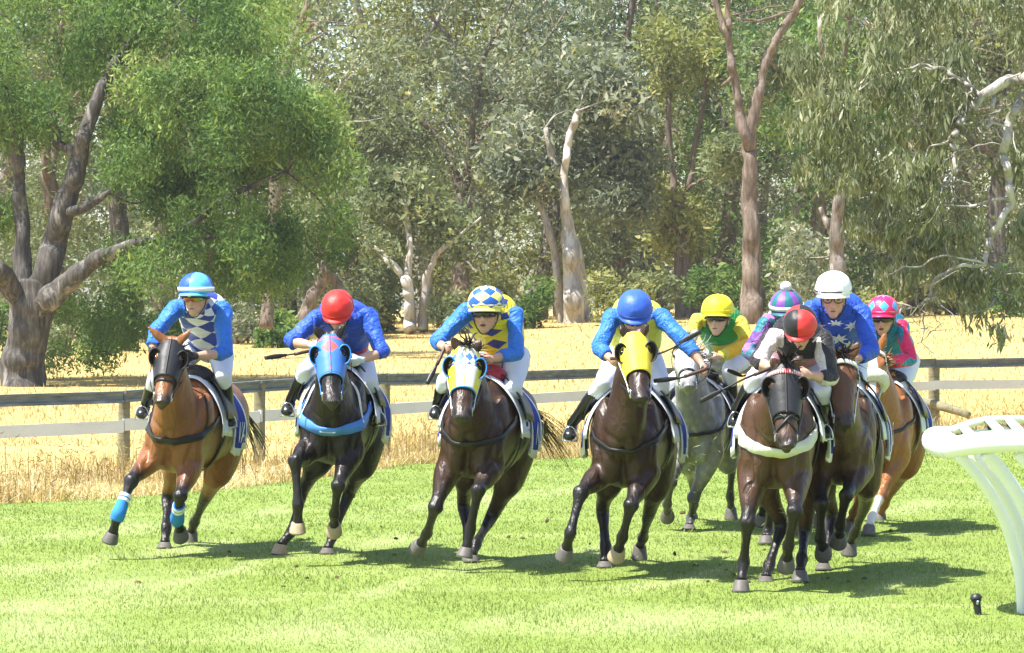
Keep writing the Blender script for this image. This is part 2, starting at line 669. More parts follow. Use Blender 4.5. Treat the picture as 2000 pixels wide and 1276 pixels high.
# brown dock weeds and seed heads in the verge
nw = 170
wx = np.concatenate([RNG.uniform(-10, 13, 90), RNG.uniform(-9, 0, 80)])
wy = edge_y(wx) + RNG.uniform(0.5, 6.0, nw)
WV, WF, WT, off_ = [], [], [], 0
for a_, b_ in zip(wx, wy):
    hgt_ = RNG.uniform(0.25, 0.6)
    ns_ = RNG.integers(4, 9)
    Pp = np.stack([a_ + RNG.normal(0, 0.10, ns_), b_ + RNG.normal(0, 0.10, ns_), np.zeros(ns_)], 1)
    v_, f_ = blades(Pp, RNG.uniform(0.6, 1.0, ns_) * hgt_, np.full(ns_, 0.009), 0.35, RNG)
    WV.append(v_); WF.append(f_ + off_); WT.append(np.full(len(v_), RNG.uniform(0.02, 0.3))); off_ += len(v_)
    nl_ = 34
    c_ = np.stack([a_ + RNG.normal(0, 0.13, nl_), b_ + RNG.normal(0, 0.13, nl_), RNG.uniform(0.15, 1.0, nl_) * hgt_], 1)
    d_ = norm(RNG.normal(0, 1, (nl_, 3)) + np.array([0, 0, 0.5])) * RNG.uniform(0.02, 0.05, nl_)[:, None]
    s_ = norm(np.cross(d_, RNG.normal(0, 1, (nl_, 3)))) * 0.010
    v_ = np.stack([c_ - d_ - s_ * 0.3, c_ + s_, c_ + d_], 1).reshape(-1, 3)
    WV.append(v_); WF.append(np.arange(len(v_)).reshape(-1, 3) + off_); WT.append(np.repeat(RNG.uniform(0.0, 0.45, nl_), 3)); off_ += len(v_)
o = fast_mesh('dry_weeds', np.vstack(WV), np.vstack(WF), M_STRAW, tint=np.concatenate(WT))
tag(o, 'brown dried weeds and seed heads scattered along the verge', 'weeds')
o['kind'] = 'stuff'
# paddock sward
n = 42000
y = 52 + 95 * RNG.uniform(0, 1, n) ** 1.15
x = RNG.uniform(-1, 1, n) * y * 0.19
k = y > edge_y(x) + 4
x, y = x[k], y[k]
P = np.stack([x, y, gz(x, y)], 1)
h = RNG.uniform(0.05, 0.17, len(P))
V, Fq = blades(P, h, 0.022 * y / 70, 0.7, RNG)
V = V.reshape(-1, 5, 3)[:, [0, 1, 4]].reshape(-1, 3)
Fq = np.arange(len(V)).reshape(-1, 3)
o = fast_mesh('paddock_grass', V, Fq, M_STRAW, tint=np.repeat(np.clip(RNG.normal(0.52, 0.06, len(P)), 0, 1), 3))
tag(o, 'yellow dry grass of the paddock behind the fence', 'grass')
o['kind'] = 'stuff'

# ------------------------------------------------------------------ fence
t = NT('weathered_timber')
nn = t.noise(9.0, 6, 0.65, stretch=(0.6, 0.6, 3))
nm = t.noise(2.0, 4)
t.base(t.mix(t.ramp(nm, [(0.45, (0, 0, 0)), (0.7, (1, 1, 1))]), t.ramp(nn, [(0.3, (0.13, 0.12, 0.075)), (0.7, (0.27, 0.25, 0.165))]), (0.20, 0.20, 0.105)))
t.set(rough=0.9, spec=0.1)
t.bump(nn, 0.5, 0.01)
M_TIMBER = t.m
t = NT('weathered_rail')
nn = t.noise(5.0, 6, 0.65, stretch=(0.4, 1, 4))
t.base(t.ramp(nn, [(0.25, (0.075, 0.090, 0.095)), (0.5, (0.14, 0.162, 0.168)), (0.75, (0.25, 0.275, 0.28))]))
t.set(rough=0.75, spec=0.25)
t.bump(nn, 0.4, 0.006)
M_RAIL = t.m
t = NT('white_painted_board')
nn = t.noise(4.0, 6, 0.7, stretch=(0.5, 1, 4))
nf = t.noise(1.2, 3)
t.base(t.mix(t.ramp(nn, [(0.55, (0, 0, 0)), (0.8, (0.6, 0.6, 0.6))]), t.ramp(nf, [(0.3, (0.60, 0.62, 0.58)), (0.7, (0.72, 0.73, 0.70))]), (0.42, 0.43, 0.37)))
t.set(rough=0.6, spec=0.3)
t.bump(nn, 0.2, 0.004)
M_BOARD = t.m

FX = [-700, 0, 250, 505, 752, 1150, 1825, 2030, 2600]
FD = [40.5, 43, 44, 45.6, 48.5, 54.5, 59.5, 60.5, 64]
FT = [806, 771, 762, 742, 731, 722, 701, 699, 690]
FB = [866, 830, 819, 803, 787, 763, 744, 742, 734]
fence = empty('post_and_rail_fence', (0, 50, 0))
tag(fence, 'weathered grey timber fence with a white lower rail behind the horses', 'fence')
post_px = [-640, -330, -22, 240, 505, 752, 985, 1200, 1412, 1620, 1825, 2030, 2235, 2440]


def fence_pt(px, tab):
    d = np.interp(px, FX, FD)
    return at(px, np.interp(px, FX, tab), d)


for px in post_px:
    tp = fence_pt(px, FT)
    g = Vector((tp.x, tp.y, 0))
    up = Vector((0.01 * math.sin(px), 0, 1))
    r = 0.075 if px < 1700 else 0.095
    P = [g - up * 0.3, g + up * 0.3, g + up * (tp.z - 0.10), g + up * (tp.z - 0.03), g + up * (tp.z - 0.012)]
    P = [p + Vector((0, 0.085, 0)) for p in P]
    mesh_obj('post', limb(P, [r * 1.03, r, r * 0.98, r * 0.97, r * 0.8], (0, -1, 0), 12, 14, 2.8).mesh(), M_TIMBER, fence, wob=0.006, wobs=14)
for a, b in zip(post_px[:-1], post_px[1:]):
    pa, pb = fence_pt(a, FT) + Vector((0, 0, 0.012 * math.sin(a * 1.7))), fence_pt(b, FT) + Vector((0, 0, 0.012 * math.sin(b * 2.3)))
    d = (pb - pa).normalized()
    nrm = d.cross(Vector((0, 0, 1))).normalized()
    if nrm.y > 0:
        nrm = -nrm
    up = Vector((0, 0, 1))
    # channel profile: proud top lip, recessed web, proud lower lip
    prof = [(0.0, 0.0), (0.05, -0.002), (0.052, -0.028), (0.022, -0.042), (0.02, -0.105), (0.045, -0.115), (0.045, -0.145), (0.0, -0.15), (-0.02, -0.13), (-0.02, -0.02)]
    V, n = [], len(prof)
    pa2, pb2 = pa + d * 0.006, pb - d * 0.006
    for P0 in (pa2, pb2):
        for q in prof:
            V.append(tuple(P0 + nrm * q[0] + up * q[1]))
    Fc = [(j, (j + 1) % n, n + (j + 1) % n, n + j) for j in range(n)] + [tuple(range(n))[::-1], tuple(range(n, 2 * n))]
    mesh_obj('top_rail', (np.array(V), Fc, np.zeros((2 * n, 2))), M_RAIL, fence, smooth=False)
    pa, pb = fence_pt(a, FB) + Vector((0, 0, 0.014 * math.sin(a * 0.9))), fence_pt(b, FB) + Vector((0, 0, 0.014 * math.sin(b * 1.3)))
    d2 = (pb - pa)
    hw = 0.075
    mesh_obj('white_rail', box((pa + pb) / 2 - up * hw + nrm * 0.012, d2 * 0.498, nrm * 0.022, up * hw), M_BOARD, fence, smooth=False)
# fallen brace log by the right post
lg = [at(1740, 775, 60), at(1800, 785, 59.6), at(1860, 800, 59.2), at(1893, 812, 59)]
o = mesh_obj('fallen_log', limb(lg, [0.055, 0.07, 0.075, 0.06], (0, -1, 0), 14, 12).mesh(), M_TIMBER, None, wob=0.012, wobs=8)
tag(o, 'weathered log lying in the straw under the right end of the fence', 'log')

# ------------------------------------------------------------------ running rail (inside of the bend)
M_WHITE = simple('white_plastic', (0.80, 0.81, 0.80), 0.35, 0.5, 0.03, 8.0, 0.0)
M_WGREY = simple('grey_socket', (0.40, 0.46, 0.55), 0.5, 0.4, 0.05, 8.0, 0.0)
M_DARK = simple('black_plastic', (0.02, 0.02, 0.022), 0.45, 0.4, 0.2, 40, 0.1)
rr = empty('running_rail', at(1995, 1200, 23.4))
tag(rr, 'white tubular running rail curving in from the right on bent posts', 'running rail')
near = [at(2500, 850, 22.0), at(2250, 856, 22.2), at(2100, 859, 22.4), at(2000, 861, 22.6), at(1930, 864, 22.75), at(1885, 870, 22.9), at(1856, 875, 23.05), at(1832, 869, 23.3)]
mesh_obj('near_tube', limb(near, [0.070] * 7 + [0.072], (0, 0, 1), 50, 20).mesh(), M_WHITE, rr)
endc = [at(1856, 874, 23.04), at(1838, 870, 23.2), at(1824, 862, 23.45), at(1826, 853, 23.75), at(1850, 846, 24.0)]
mesh_obj('end_bend', limb(endc, [0.079, 0.080, 0.079, 0.066, 0.045], (0, 0, 1), 24, 20).mesh(), M_WHITE, rr)
farp = [at(1845, 848, 23.95), at(1880, 833, 24.2), at(1915, 823, 24.5), at(1950, 819, 24.8), at(2000, 819, 25.2), at(2120, 824, 26.0), at(2400, 830, 27)]
mesh_obj('far_tube', limb(farp, [0.03, 0.028, 0.026, 0.026, 0.026, 0.026, 0.026], (0, 0, 1), 40, 12).mesh(), M_WHITE, rr)
inner = [p + Vector((0.0, 0.0, -0.075)) for p in farp]
mesh_obj('far_lower_tube', limb(inner, [0.022] * 7, (0, 0, 1), 40, 12).mesh(), M_WHITE, rr)
for (x0, y0, d0, x1, y1, d1) in [(1846, 848, 23.9, 1862, 858, 23.2), (1879, 832, 24.2, 1893, 848, 23.0), (1930, 820, 24.6, 1952, 842, 22.9), (1968, 818, 24.95, 1990, 842, 22.8), (2012, 819, 25.3, 2035, 842, 22.7), (2060, 821, 25.6, 2085, 842, 22.6)]:
    mesh_obj('cross_bar', limb([at(x0, y0, d0), at(x1, y1, d1)], [0.026, 0.032], (0, 0, 1), 8, 10).mesh(), M_WHITE, rr)
    a = at(x0 + 2, y0 + 12, d0)
    mesh_obj('clamp', box(a, (0.012, 0, 0), (0, 0.02, 0), (0, 0, 0.028)), M_DARK, rr, smooth=False)
posts = [
    ([(1872, 888, 22.95), (1893, 911, 22.98), (1928, 954, 23.05), (1958, 1008, 23.15), (1980, 1070, 23.25), (1993, 1135, 23.32), (1998, 1204, 23.38)], 0.038),
    ([(1897, 886, 23.3), (1925, 915, 23.3), (1957, 958, 23.4), (1983, 1010, 23.5), (2002, 1070, 23.6), (2014, 1130, 23.7), (2019, 1190, 23.8)], 0.038),
    ([(1925, 884, 22.8), (1960, 925, 22.85), (1993, 975, 22.9), (2020, 1040, 23.0), (2040, 1110, 23.05), (2052, 1216, 23.1)], 0.043),
    ([(1990, 884, 22.7), (2024, 925, 22.7), (2058, 975, 22.7), (2085, 1040, 22.75), (2105, 1110, 22.8), (2117, 1222, 22.85)], 0.043),
]
for pts, r in posts:
    P = [at(*q) for q in pts]
    st_ = mesh_obj('bent_post', limb(P, [r] * len(P), (0, -1, 0), 40, 16).mesh(), M_WHITE, rr)
    e = P[-1]
    mesh_obj('socket', limb([e + Vector((0, 0, -0.08)), e + Vector((0, 0, 0.12)), e + Vector((-0.006, 0, 0.27))], [r * 1.13, r * 1.12, r * 1.08], (0, -1, 0), 10, 16).mesh(), M_WGREY, st_)

# pop-up sprinkler in the turf
sp0 = at(1912, 1203, 13936 / (1203 - 604.0))
spr = empty('sprinkler', (sp0.x, sp0.y, 0))
tag(spr, 'small black sprinkler head sticking out of the turf near the running rail', 'sprinkler')
ax = Vector((-0.14, 0, 1)).normalized()
b0 = Vector((sp0.x, sp0.y, -0.02))
mesh_obj('body', limb([b0, b0 + ax * 0.06, b0 + ax * 0.11, b0 + ax * 0.115, b0 + ax * 0.13], [0.022, 0.024, 0.026, 0.034, 0.034], (0, -1, 0), 20, 14).mesh(), M_DARK, spr)
mesh_obj('cap', limb([b0 + ax * 0.132, b0 + ax * 0.137, b0 + ax * 0.15, b0 + ax * 0.165], [0.04, 0.041, 0.036, 0.022], (0, -1, 0), 14, 14).mesh(), M_DARK, spr)
mesh_obj('nozzle', limb([b0 + ax * 0.10 + Vector((0, -0.02, 0)), b0 + ax * 0.12 + Vector((0.005, -0.04, 0))], [0.009, 0.007], (1, 0, 0), 6, 8).mesh(), M_WGREY, spr)

# ================================================================== TREES
def bark_material(name, dark, mid, pale, patch=0.5):
    t = NT(name)
    a = t.noise(1.6, 5, 0.65, stretch=(1, 1, 0.3), dist=0.5)
    b = t.noise(6.0, 6, 0.7, stretch=(1.6, 1.6, 0.22))
    col = t.ramp(b, [(0.3, dark), (0.5, mid), (0.7, tuple(0.5 * (m + p) for m, p in zip(mid, pale)))])
    col = t.mix(t.ramp(a, [(patch, (0, 0, 0)), (patch + 0.08, (1, 1, 1))]), col, pale)
    t.base(col)
    t.set(rough=0.85, spec=0.15)
    t.bump(b, 0.9, 0.06)
    return t.m


BARK_A = bark_material('gum_bark_grey', (0.05, 0.042, 0.036), (0.16, 0.135, 0.115), (0.40, 0.36, 0.31), 0.56)
BARK_B = bark_material('gum_bark_brown', (0.065, 0.048, 0.038), (0.165, 0.125, 0.098), (0.38, 0.325, 0.26), 0.60)
BARK_D = bark_material('gum_bark_dark', (0.028, 0.026, 0.024), (0.080, 0.073, 0.066), (0.26, 0.245, 0.225), 0.57)  # rough dark bark, with the left trunk's shade put into the colour too
BARK_E = bark_material('gum_bark_silver', (0.12, 0.10, 0.09), (0.30, 0.275, 0.245), (0.50, 0.47, 0.43), 0.52)
BARK_C = bark_material('gum_bark_pale', (0.18, 0.15, 0.125), (0.38, 0.34, 0.29), (0.60, 0.56, 0.50), 0.50)
LEAF = [
    leaf_material('gum_leaf_olive', [(0.0, (0.108, 0.136, 0.070)), (0.45, (0.195, 0.232, 0.114)), (0.8, (0.308, 0.332, 0.164)), (1.0, (0.431, 0.363, 0.210))], 0.35),
    leaf_material('gum_leaf_grey', [(0.0, (0.113, 0.143, 0.097)), (0.45, (0.206, 0.235, 0.162)), (0.8, (0.311, 0.327, 0.222)), (1.0, (0.453, 0.399, 0.271))], 0.35),
    leaf_material('gum_leaf_yellow', [(0.0, (0.149, 0.168, 0.064)), (0.45, (0.270, 0.288, 0.105)), (0.8, (0.406, 0.394, 0.152)), (1.0, (0.497, 0.411, 0.203))], 0.4),
    leaf_material('gum_leaf_green', [(0.0, (0.054, 0.113, 0.035)), (0.4, (0.117, 0.205, 0.058)), (0.75, (0.232, 0.324, 0.092)), (1.0, (0.346, 0.400, 0.140))], 0.42),
    leaf_material('gum_leaf_hanging', [(0.0, (0.10, 0.125, 0.06)), (0.4, (0.19, 0.215, 0.11)), (0.75, (0.31, 0.32, 0.18)), (1.0, (0.46, 0.40, 0.28))], 0.3, 0.45, 0.4),
]


def leaf_cards(C, L, W, droop, rng, spread=1.0, tint=None):
    n = len(C)
    d = rng.normal(0, spread, (n, 3))
    d[:, 2] = d[:, 2] * 0.7 - droop
    d = norm(d)
    s = norm(np.cross(d, rng.normal(0, 1, (n, 3))))
    k_ = np.clip(np.exp(rng.normal(-0.05, 0.38, n)), 0.35, 2.2)
    L = (L * k_)[:, None]
    W = (W * k_ ** 0.8 * rng.uniform(0.75, 1.2, n))[:, None]
    V = np.stack([C - d * L / 2, C + s * W / 2 + d * L * 0.05, C + d * L / 2, C - s * W / 2 + d * L * 0.05], 1).reshape(-1, 3)
    F = np.arange(4 * n).reshape(n, 4)
    return V, F


def clump_points(centres, radii, counts, rng, flat=0.75, fall=0.0):
    P, T = [], []
    for c, r, n in zip(centres, radii, counts):
        d = norm(rng.normal(0, 1, (n, 3)))
        rad = r * rng.uniform(0, 1, n) ** 0.45
        p = d * rad[:, None]
        p[:, 2] *= flat
        p[:, 2] -= fall * np.abs(rng.normal(0, 1, n)) * r
        P.append(np.array(c) + p)
        T.append(np.full(n, rng.normal(0, 0.13)))
    return np.vstack(P), np.concatenate(T)


def grow(base, h, r0, rng, forks=3, lean=(0, 0), fork_at=0.4, spread=0.55, sub=3):
    """eucalypt skeleton: list of (points, radii) and tip positions"""
    segs, tips = [], []
    base = np.array(base, float)
    hf = h * fork_at
    n = 5
    tr = [base + np.array([0, 0, -0.4])]
    off = np.zeros(2)
    for i in range(n):
        f = (i + 1) / n
        off = off + rng.normal(0, 0.03 * hf, 2) / n ** 0.5
        tr.append(base + np.array([lean[0] * f * hf + off[0], lean[1] * f * hf + off[1], hf * f]))
    rad = [r0 * 1.35, r0 * 1.05] + [r0 * (1 - 0.32 * (i + 2) / n) for i in range(n - 1)]
    segs.append((tr, rad))
    top = tr[-1]
    rt = rad[-1]
    a0 = rng.uniform(0, 2 * math.pi)
    for k in range(forks):
        az = a0 + k * 2 * math.pi / forks + rng.normal(0, 0.35)
        sl = spread * rng.uniform(0.5, 1.3)
        Lk = (h - hf) * rng.uniform(0.75, 1.05)
        p = top.copy()
        d = np.array([math.cos(az) * sl, math.sin(az) * sl, 1.0])
        pts, rr_ = [top - np.array([0, 0, rt])], [rt * 0.75]
        for i in range(5):
            d = d + rng.normal(0, 0.22, 3)
            d[2] = max(d[2], 0.35)
            p = p + d / np.linalg.norm(d) * Lk / 5
            pts.append(p.copy())
            rr_.append(max(rt * 0.72 * (1 - (i + 1) / 5.6), 0.03))
        segs.append((pts, rr_))
        tips.append(pts[-1])
        for j in range(sub):
            i = rng.integers(1, 5)
            az2 = rng.uniform(0, 2 * math.pi)
            q = pts[i].copy()
            d = np.array([math.cos(az2), math.sin(az2), rng.uniform(-0.05, 0.9)])
            l2 = Lk * rng.uniform(0.25, 0.5)
            sp, sr = [q.copy()], [rr_[i] * 0.6]
            for m in range(3):
                d = d + rng.normal(0, 0.3, 3)
                q = q + d / np.linalg.norm(d) * l2 / 3
                sp.append(q.copy())
                sr.append(max(rr_[i] * 0.55 * (1 - (m + 1) / 3.3), 0.018))
            segs.append((sp, sr))
            tips.append(sp[-1])
            tips.append(sp[-2])
    return segs, tips


def build_wood(segs, bark, root, ns=9):
    trunk = segs[0]
    mesh_obj('trunk', limb(trunk[0], trunk[1], (0, -1, 0), len(trunk[0]) * 5, ns + 5).mesh(), bark, root, wob=trunk[1][0] * 0.09, wobs=2.2)
    if len(segs) > 1:
        mesh_obj('limbs', [limb(p, r, (0.3, -1, 0.1), len(p) * 3, max(6, ns - 2)).mesh() for p, r in segs[1:]], bark, root, wob=0.03, wobs=2.5)


def gum_tree(px, depth, h, r0, leafm, bark, label, rng, forks=3, lean=(0, 0), fork_at=0.4, leaves=9000, LW=(0.30, 0.11),
             clump_r=1.25, spread=0.55, droop=0.6, sub=4, low=0.0, py=None):
    x = (px - 1000.0) / F_PX * depth
    z = float(gz(x, depth))
    root = empty('gum_tree', (x, depth, z))
    tag(root, label, 'tree', 'gum trees along the far side of the paddock')
    segs, tips = grow((x, depth, z), h, r0, rng, forks, lean, fork_at, spread, sub)
    build_wood(segs, bark, root)
    T = [np.array(q) for q in tips]
    extra = []
    for q in T:
        for _ in range(2):
            extra.append(q + rng.normal(0, clump_r * 0.85, 3) * np.array([1, 1, 0.7]))
    T = T + extra
    if low > 0:
        for _ in range(int(low)):
            a = rng.uniform(0, 2 * math.pi)
            rr0 = rng.uniform(0.4, 2.6)
            T.append(np.array([x + rr0 * math.cos(a), depth + rr0 * math.sin(a), z + rng.uniform(1.0, h * 0.55)]))
    R = rng.uniform(0.6, 1.25, len(T)) * clump_r
    per = R ** 2
    cnt = np.maximum((leaves * per / per.sum()).astype(int), 12)
    P, tt = clump_points(T, R, cnt, rng, 0.72, 0.12)
    V, Fq = leaf_cards(P, LW[0], LW[1], droop, rng)
    tint = np.repeat(np.clip(rng.normal(0.42, 0.17, len(P)) + tt, 0, 1), 4)
    o = fast_mesh('crown', V, Fq, leafm, root, tint)
    o['kind'] = 'stuff'
    return root


rng = np.random.default_rng(23)
def in_poly(x, y, poly):
    ins = np.zeros(len(x), bool)
    n = len(poly)
    for i in range(n):
        x0, y0 = poly[i]
        x1, y1 = poly[(i + 1) % n]
        c = ((y0 > y) != (y1 > y)) & (x < (x1 - x0) * (y - y0) / (y1 - y0 + 1e-9) + x0)
        ins ^= c
    return ins


def px_tree(label, depth, stems, crowns, leafm, bark, rng, name='gum_tree', group=None, base=None, LW=(0.2, 0.07), droop=0.8, leafspread=1.0, twig=1.8, jag=0.018):
    """tree whose stems and foliage masses were measured in the photograph; stems: [(points (px,py,dy), radii px)], first is the trunk
    crowns: (polygon px, clumps, leaves, clump radius m, depth range)"""
    s = F_PX / depth
    p0 = at(stems[0][0][0][0], stems[0][0][0][1], depth + stems[0][0][0][2]) if base is None else Vector(base)
    root = empty(name, p0)
    tag(root, label, 'tree', group)
    segs = []
    for si, (pts, rad) in enumerate(stems):
        if jag:
            np_, nr_ = [pts[0]], [rad[0]]
            for q0, q1, r0_, r1_ in zip(pts[:-1], pts[1:], rad[:-1], rad[1:]):
                ln_ = math.hypot(q1[0] - q0[0], q1[1] - q0[1])
                k_ = jag * min(ln_, 90)
                for fr_ in (0.33, 0.66):
                    np_.append((q0[0] + (q1[0] - q0[0]) * fr_ + rng.normal(0, k_), q0[1] + (q1[1] - q0[1]) * fr_ + rng.normal(0, k_), q0[2] + (q1[2] - q0[2]) * fr_ + rng.normal(0, 0.12)))
                    nr_.append((r0_ + (r1_ - r0_) * fr_) * rng.uniform(0.85, 1.12))
                np_.append(q1)
                nr_.append(r1_)
            pts, rad = np_, nr_
        segs.append(([tuple(at(q[0], q[1], depth + q[2])) for q in pts], [r / s for r in rad]))
    build_wood(segs, bark, root, 10)
    Cs, Rs, Ns = [], [], []
    for poly, k, leaves, cr, dr in crowns:
        xs_, ys_ = [q[0] for q in poly], [q[1] for q in poly]
        X = rng.uniform(min(xs_), max(xs_), k * 6)
        Y = rng.uniform(min(ys_), max(ys_), k * 6)
        m = in_poly(X, Y, poly)
        X, Y = X[m][:k], Y[m][:k]
        D = depth + rng.uniform(dr[0], dr[1], len(X))
        R = rng.uniform(0.6, 1.3, len(X)) * cr
        per = R ** 2 / (R ** 2).sum()
        for x_, y_, d_, r_, n_ in zip(X, Y, D, R, per * leaves):
            Cs.append(tuple(at(x_, y_, d_)))
            Rs.append(r_)
            Ns.append(max(int(n_), 8))
    P, tt = clump_points(Cs, Rs, Ns, rng, 0.8, 0.3)
    V, Fq = leaf_cards(P, LW[0], LW[1], droop, rng, leafspread)
    o = fast_mesh('crown', V, Fq, leafm, root, np.repeat(np.clip(rng.normal(0.42, 0.18, len(P)) + tt, 0, 1), 4))
    o['kind'] = 'stuff'
    # twigs reaching from the wood towards some clumps
    wood = np.array([p for sg in segs for p in sg[0]])
    tw = []
    for i in range(0, len(Cs), 2):
        c = np.array(Cs[i])
        d = np.linalg.norm(wood - c, axis=1)
        j = int(np.argmin(d))
        if d[j] < twig:
            a = wood[j]
            mid = (a + c) / 2 + rng.normal(0, 0.12 * d[j], 3)
            tw.append(limb([tuple(a), tuple(mid), tuple(c)], [0.035 * twig / 1.8, 0.022 * twig / 1.8, 0.006], (0.2, 1, 0.3), 8, 6).mesh())
    if tw:
        mesh_obj('twigs', tw, bark, root)['kind'] = 'stuff'
    return root


rng = np.random.default_rng(23)
# big spreading gum on the left
left_stems = [
    ([(42, 790, 0), (44, 700, 0), (62, 620, 0), (78, 560, 0)], [54, 43, 43, 42]),
    ([(70, 600, 0), (100, 500, -0.2), (125, 400, -0.4), (152, 320, -0.5), (170, 250, -0.6), (200, 165, -0.6), (232, 110, -0.5)], [34, 26, 23, 19, 15, 11, 7]),
    ([(80, 600, 0), (135, 550, -0.6), (190, 505, -1.0), (255, 478, -1.3), (330, 470, -1.2), (420, 465, -0.8)], [25, 20, 16, 11, 6, 3]),
    ([(50, 620, 0.3), (42, 500, 0.5), (38, 380, 0.5), (35, 290, 0.4), (20, 180, 0.4)], [26, 19, 14, 12, 8]),
    ([(40, 600, 0), (10, 540, -0.6), (-40, 500, -1)], [24, 20, 15]),
    ([(125, 420, -0.4), (160, 408, -0.8), (200, 385, -1.0), (215, 372, -1.1)], [12, 10, 7, 3]),
    ([(165, 320, 0.2), (112, 280, 0.3), (100, 210, 0.3)], [14, 10, 6]),
    ([(200, 180, -0.5), (250, 90, -0.3), (300, 40, 0), (345, 12, 0.2)], [9, 7, 5, 4]),
    ([(330, 470, -1.2), (450, 380, -1.0), (560, 335, -0.6)], [8, 6, 3]),
    ([(232, 110, -0.5), (330, 210, -0.3), (440, 260, 0)], [6, 4, 2]),
]
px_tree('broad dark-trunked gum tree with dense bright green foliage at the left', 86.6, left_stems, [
    ([(-120, -60), (430, -60), (420, 60), (330, 130), (140, 190), (-120, 240)], 44, 32000, 0.80, (-1.2, 3.5)),
    ([(250, 120), (420, 40), (540, 60), (560, 180), (430, 300), (260, 330), (235, 250)], 30, 25000, 0.75, (-3.2, 1.5)),
    ([(420, 150), (600, 160), (680, 250), (670, 330), (560, 380), (400, 330)], 22, 21000, 0.75, (-1.5, 3.0)),
    ([(230, 300), (420, 300), (690, 360), (700, 440), (600, 520), (420, 560), (260, 600), (230, 480)], 36, 30000, 0.72, (-2.6, 3.0)),
    ([(-100, 180), (120, 200), (130, 330), (40, 420), (-100, 440)], 20, 15000, 0.7, (0.3, 3.5)),
    ([(110, 560), (330, 540), (420, 560), (380, 640), (200, 690), (90, 690)], 16, 9000, 0.6, (1.0, 5.0)),
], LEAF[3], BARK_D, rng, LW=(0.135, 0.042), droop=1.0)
# reddish dead-topped stem behind it
px_tree('thin reddish gum stem rising behind the crown of the big left tree', 100, [
    ([(520, 640, 0), (535, 420, 0), (548, 180, 0), (566, 110, 0), (590, 45, 0), (606, -20, 0)], [14, 12, 10, 9, 7, 5]),
    ([(566, 110, 0), (600, 85, 0.3), (632, 68, 0.5)], [4, 3, 2]), ([(600, 60, 0), (612, 45, -0.3), (640, 66, -0.4)], [4, 3, 1.5])],
    [([(440, -40), (560, -30), (560, 60), (440, 90)], 10, 4000, 0.8, (-2, 2))], LEAF[3], BARK_B, rng, LW=(0.17, 0.055), group='gum trees along the far side of the paddock')
# centre tree with split trunk
px_tree('tall gum tree with one pale dead stem and a rust-brown trunk at mid treeline', 122, [
    ([(1122, 640, 0), (1118, 560, 0), (1110, 470, 0), (1104, 400, 0)], [24, 18, 14, 11]),
    ([(1104, 420, 0), (1102, 340, -0.1), (1108, 290, -0.2), (1118, 250, -0.2), (1131, 216, -0.2)], [10, 8, 8, 8, 6]),
    ([(1098, 640, 0.6), (1092, 560, 0.5), (1080, 480, 0.4), (1062, 420, 0.3), (1048, 392, 0.2)], [12, 10, 8, 7, 4]),
    ([(1152, 640, 0.6), (1132, 520, 0.5), (1112, 430, 0.5), (1085, 330, 0.5), (1065, 250, 0.6)], [13, 10, 8, 7, 5]),
    ([(1065, 330, 0.5), (1040, 280, 0.6), (1010, 240, 0.7)], [7, 5, 3]),
], [
    ([(960, 120), (1180, 90), (1260, 200), (1200, 260), (1060, 300), (960, 250)], 22, 8000, 1.2, (-1, 3)),
    ([(980, 300), (1080, 330), (1060, 400), (960, 420)], 8, 3000, 0.9, (-0.5, 2)),
    ([(1130, 300), (1260, 280), (1270, 420), (1150, 440)], 12, 4500, 1.0, (0, 3)),
], LEAF[1], BARK_C, rng, LW=(0.26, 0.10), droop=0.6, group='gum trees along the far side of the paddock')
px_tree('very tall forked gum tree with a straight brown trunk right of centre', 118, [
    ([(1470, 640, 0), (1468, 540, 0), (1466, 420, 0), (1465, 330, 0), (1464, 275, 0)], [24, 18, 16, 15, 15]),
    ([(1464, 290, 0), (1444, 220, 0), (1434, 150, -0.1), (1424, 80, -0.2), (1398, 10, -0.2), (1380, -60, -0.2)], [12, 10, 9, 7, 6, 4]),
    ([(1464, 290, 0), (1478, 200, 0), (1492, 130, 0.1), (1520, 70, 0.2), (1556, 15, 0.2), (1580, -50, 0.2)], [13, 11, 9, 9, 8, 6]),
    ([(1424, 80, -0.2), (1422, 30, -0.2), (1424, -40, -0.2)], [6, 5, 4]),
    ([(1440, 35, 0), (1480, 42, 0), (1520, 30, 0), (1550, 20, 0)], [2, 3, 3, 2]),
    ([(1430, 30, 0), (1490, 18, 0.3), (1530, 10, 0.3)], [2, 2, 1.5]),
    ([(1434, 140, 0), (1418, 160, -0.2), (1408, 168, -0.2)], [3, 3, 2]),
], [
    ([(1430, 60), (1540, 80), (1540, 200), (1450, 200)], 8, 2200, 0.8, (0.5, 3)),
    ([(1380, 250), (1450, 260), (1440, 330), (1360, 340)], 6, 1600, 0.8, (0.5, 2)),
], LEAF[0], BARK_B, rng, LW=(0.24, 0.09), droop=0.6, group='gum trees along the far side of the paddock')
px_tree('brown-barked gum with bare upper branches left of the forked tree', 126, [
    ([(1338, 640, 0), (1334, 540, 0), (1328, 460, 0), (1322, 400, 0)], [22, 17, 14, 12]),
    ([(1322, 410, 0), (1310, 320, 0), (1306, 200, 0), (1308, 100, 0)], [9, 7, 6, 4]),
    ([(1326, 420, 0), (1350, 340, 0.3), (1372, 210, 0.4), (1380, 120, 0.4)], [8, 6, 5, 3]),
    ([(1345, 370, 0), (1372, 350, -0.3), (1395, 340, -0.4)], [4, 3, 2])],
    [([(1270, 20), (1400, 10), (1410, 140), (1290, 180)], 14, 3800, 0.95, (-1, 2)),
     ([(1270, 330), (1400, 420), (1400, 480), (1280, 470)], 10, 3000, 0.9, (-0.5, 2.5))],
    LEAF[2], BARK_B, rng, LW=(0.25, 0.09), droop=0.5, group='gum trees along the far side of the paddock')
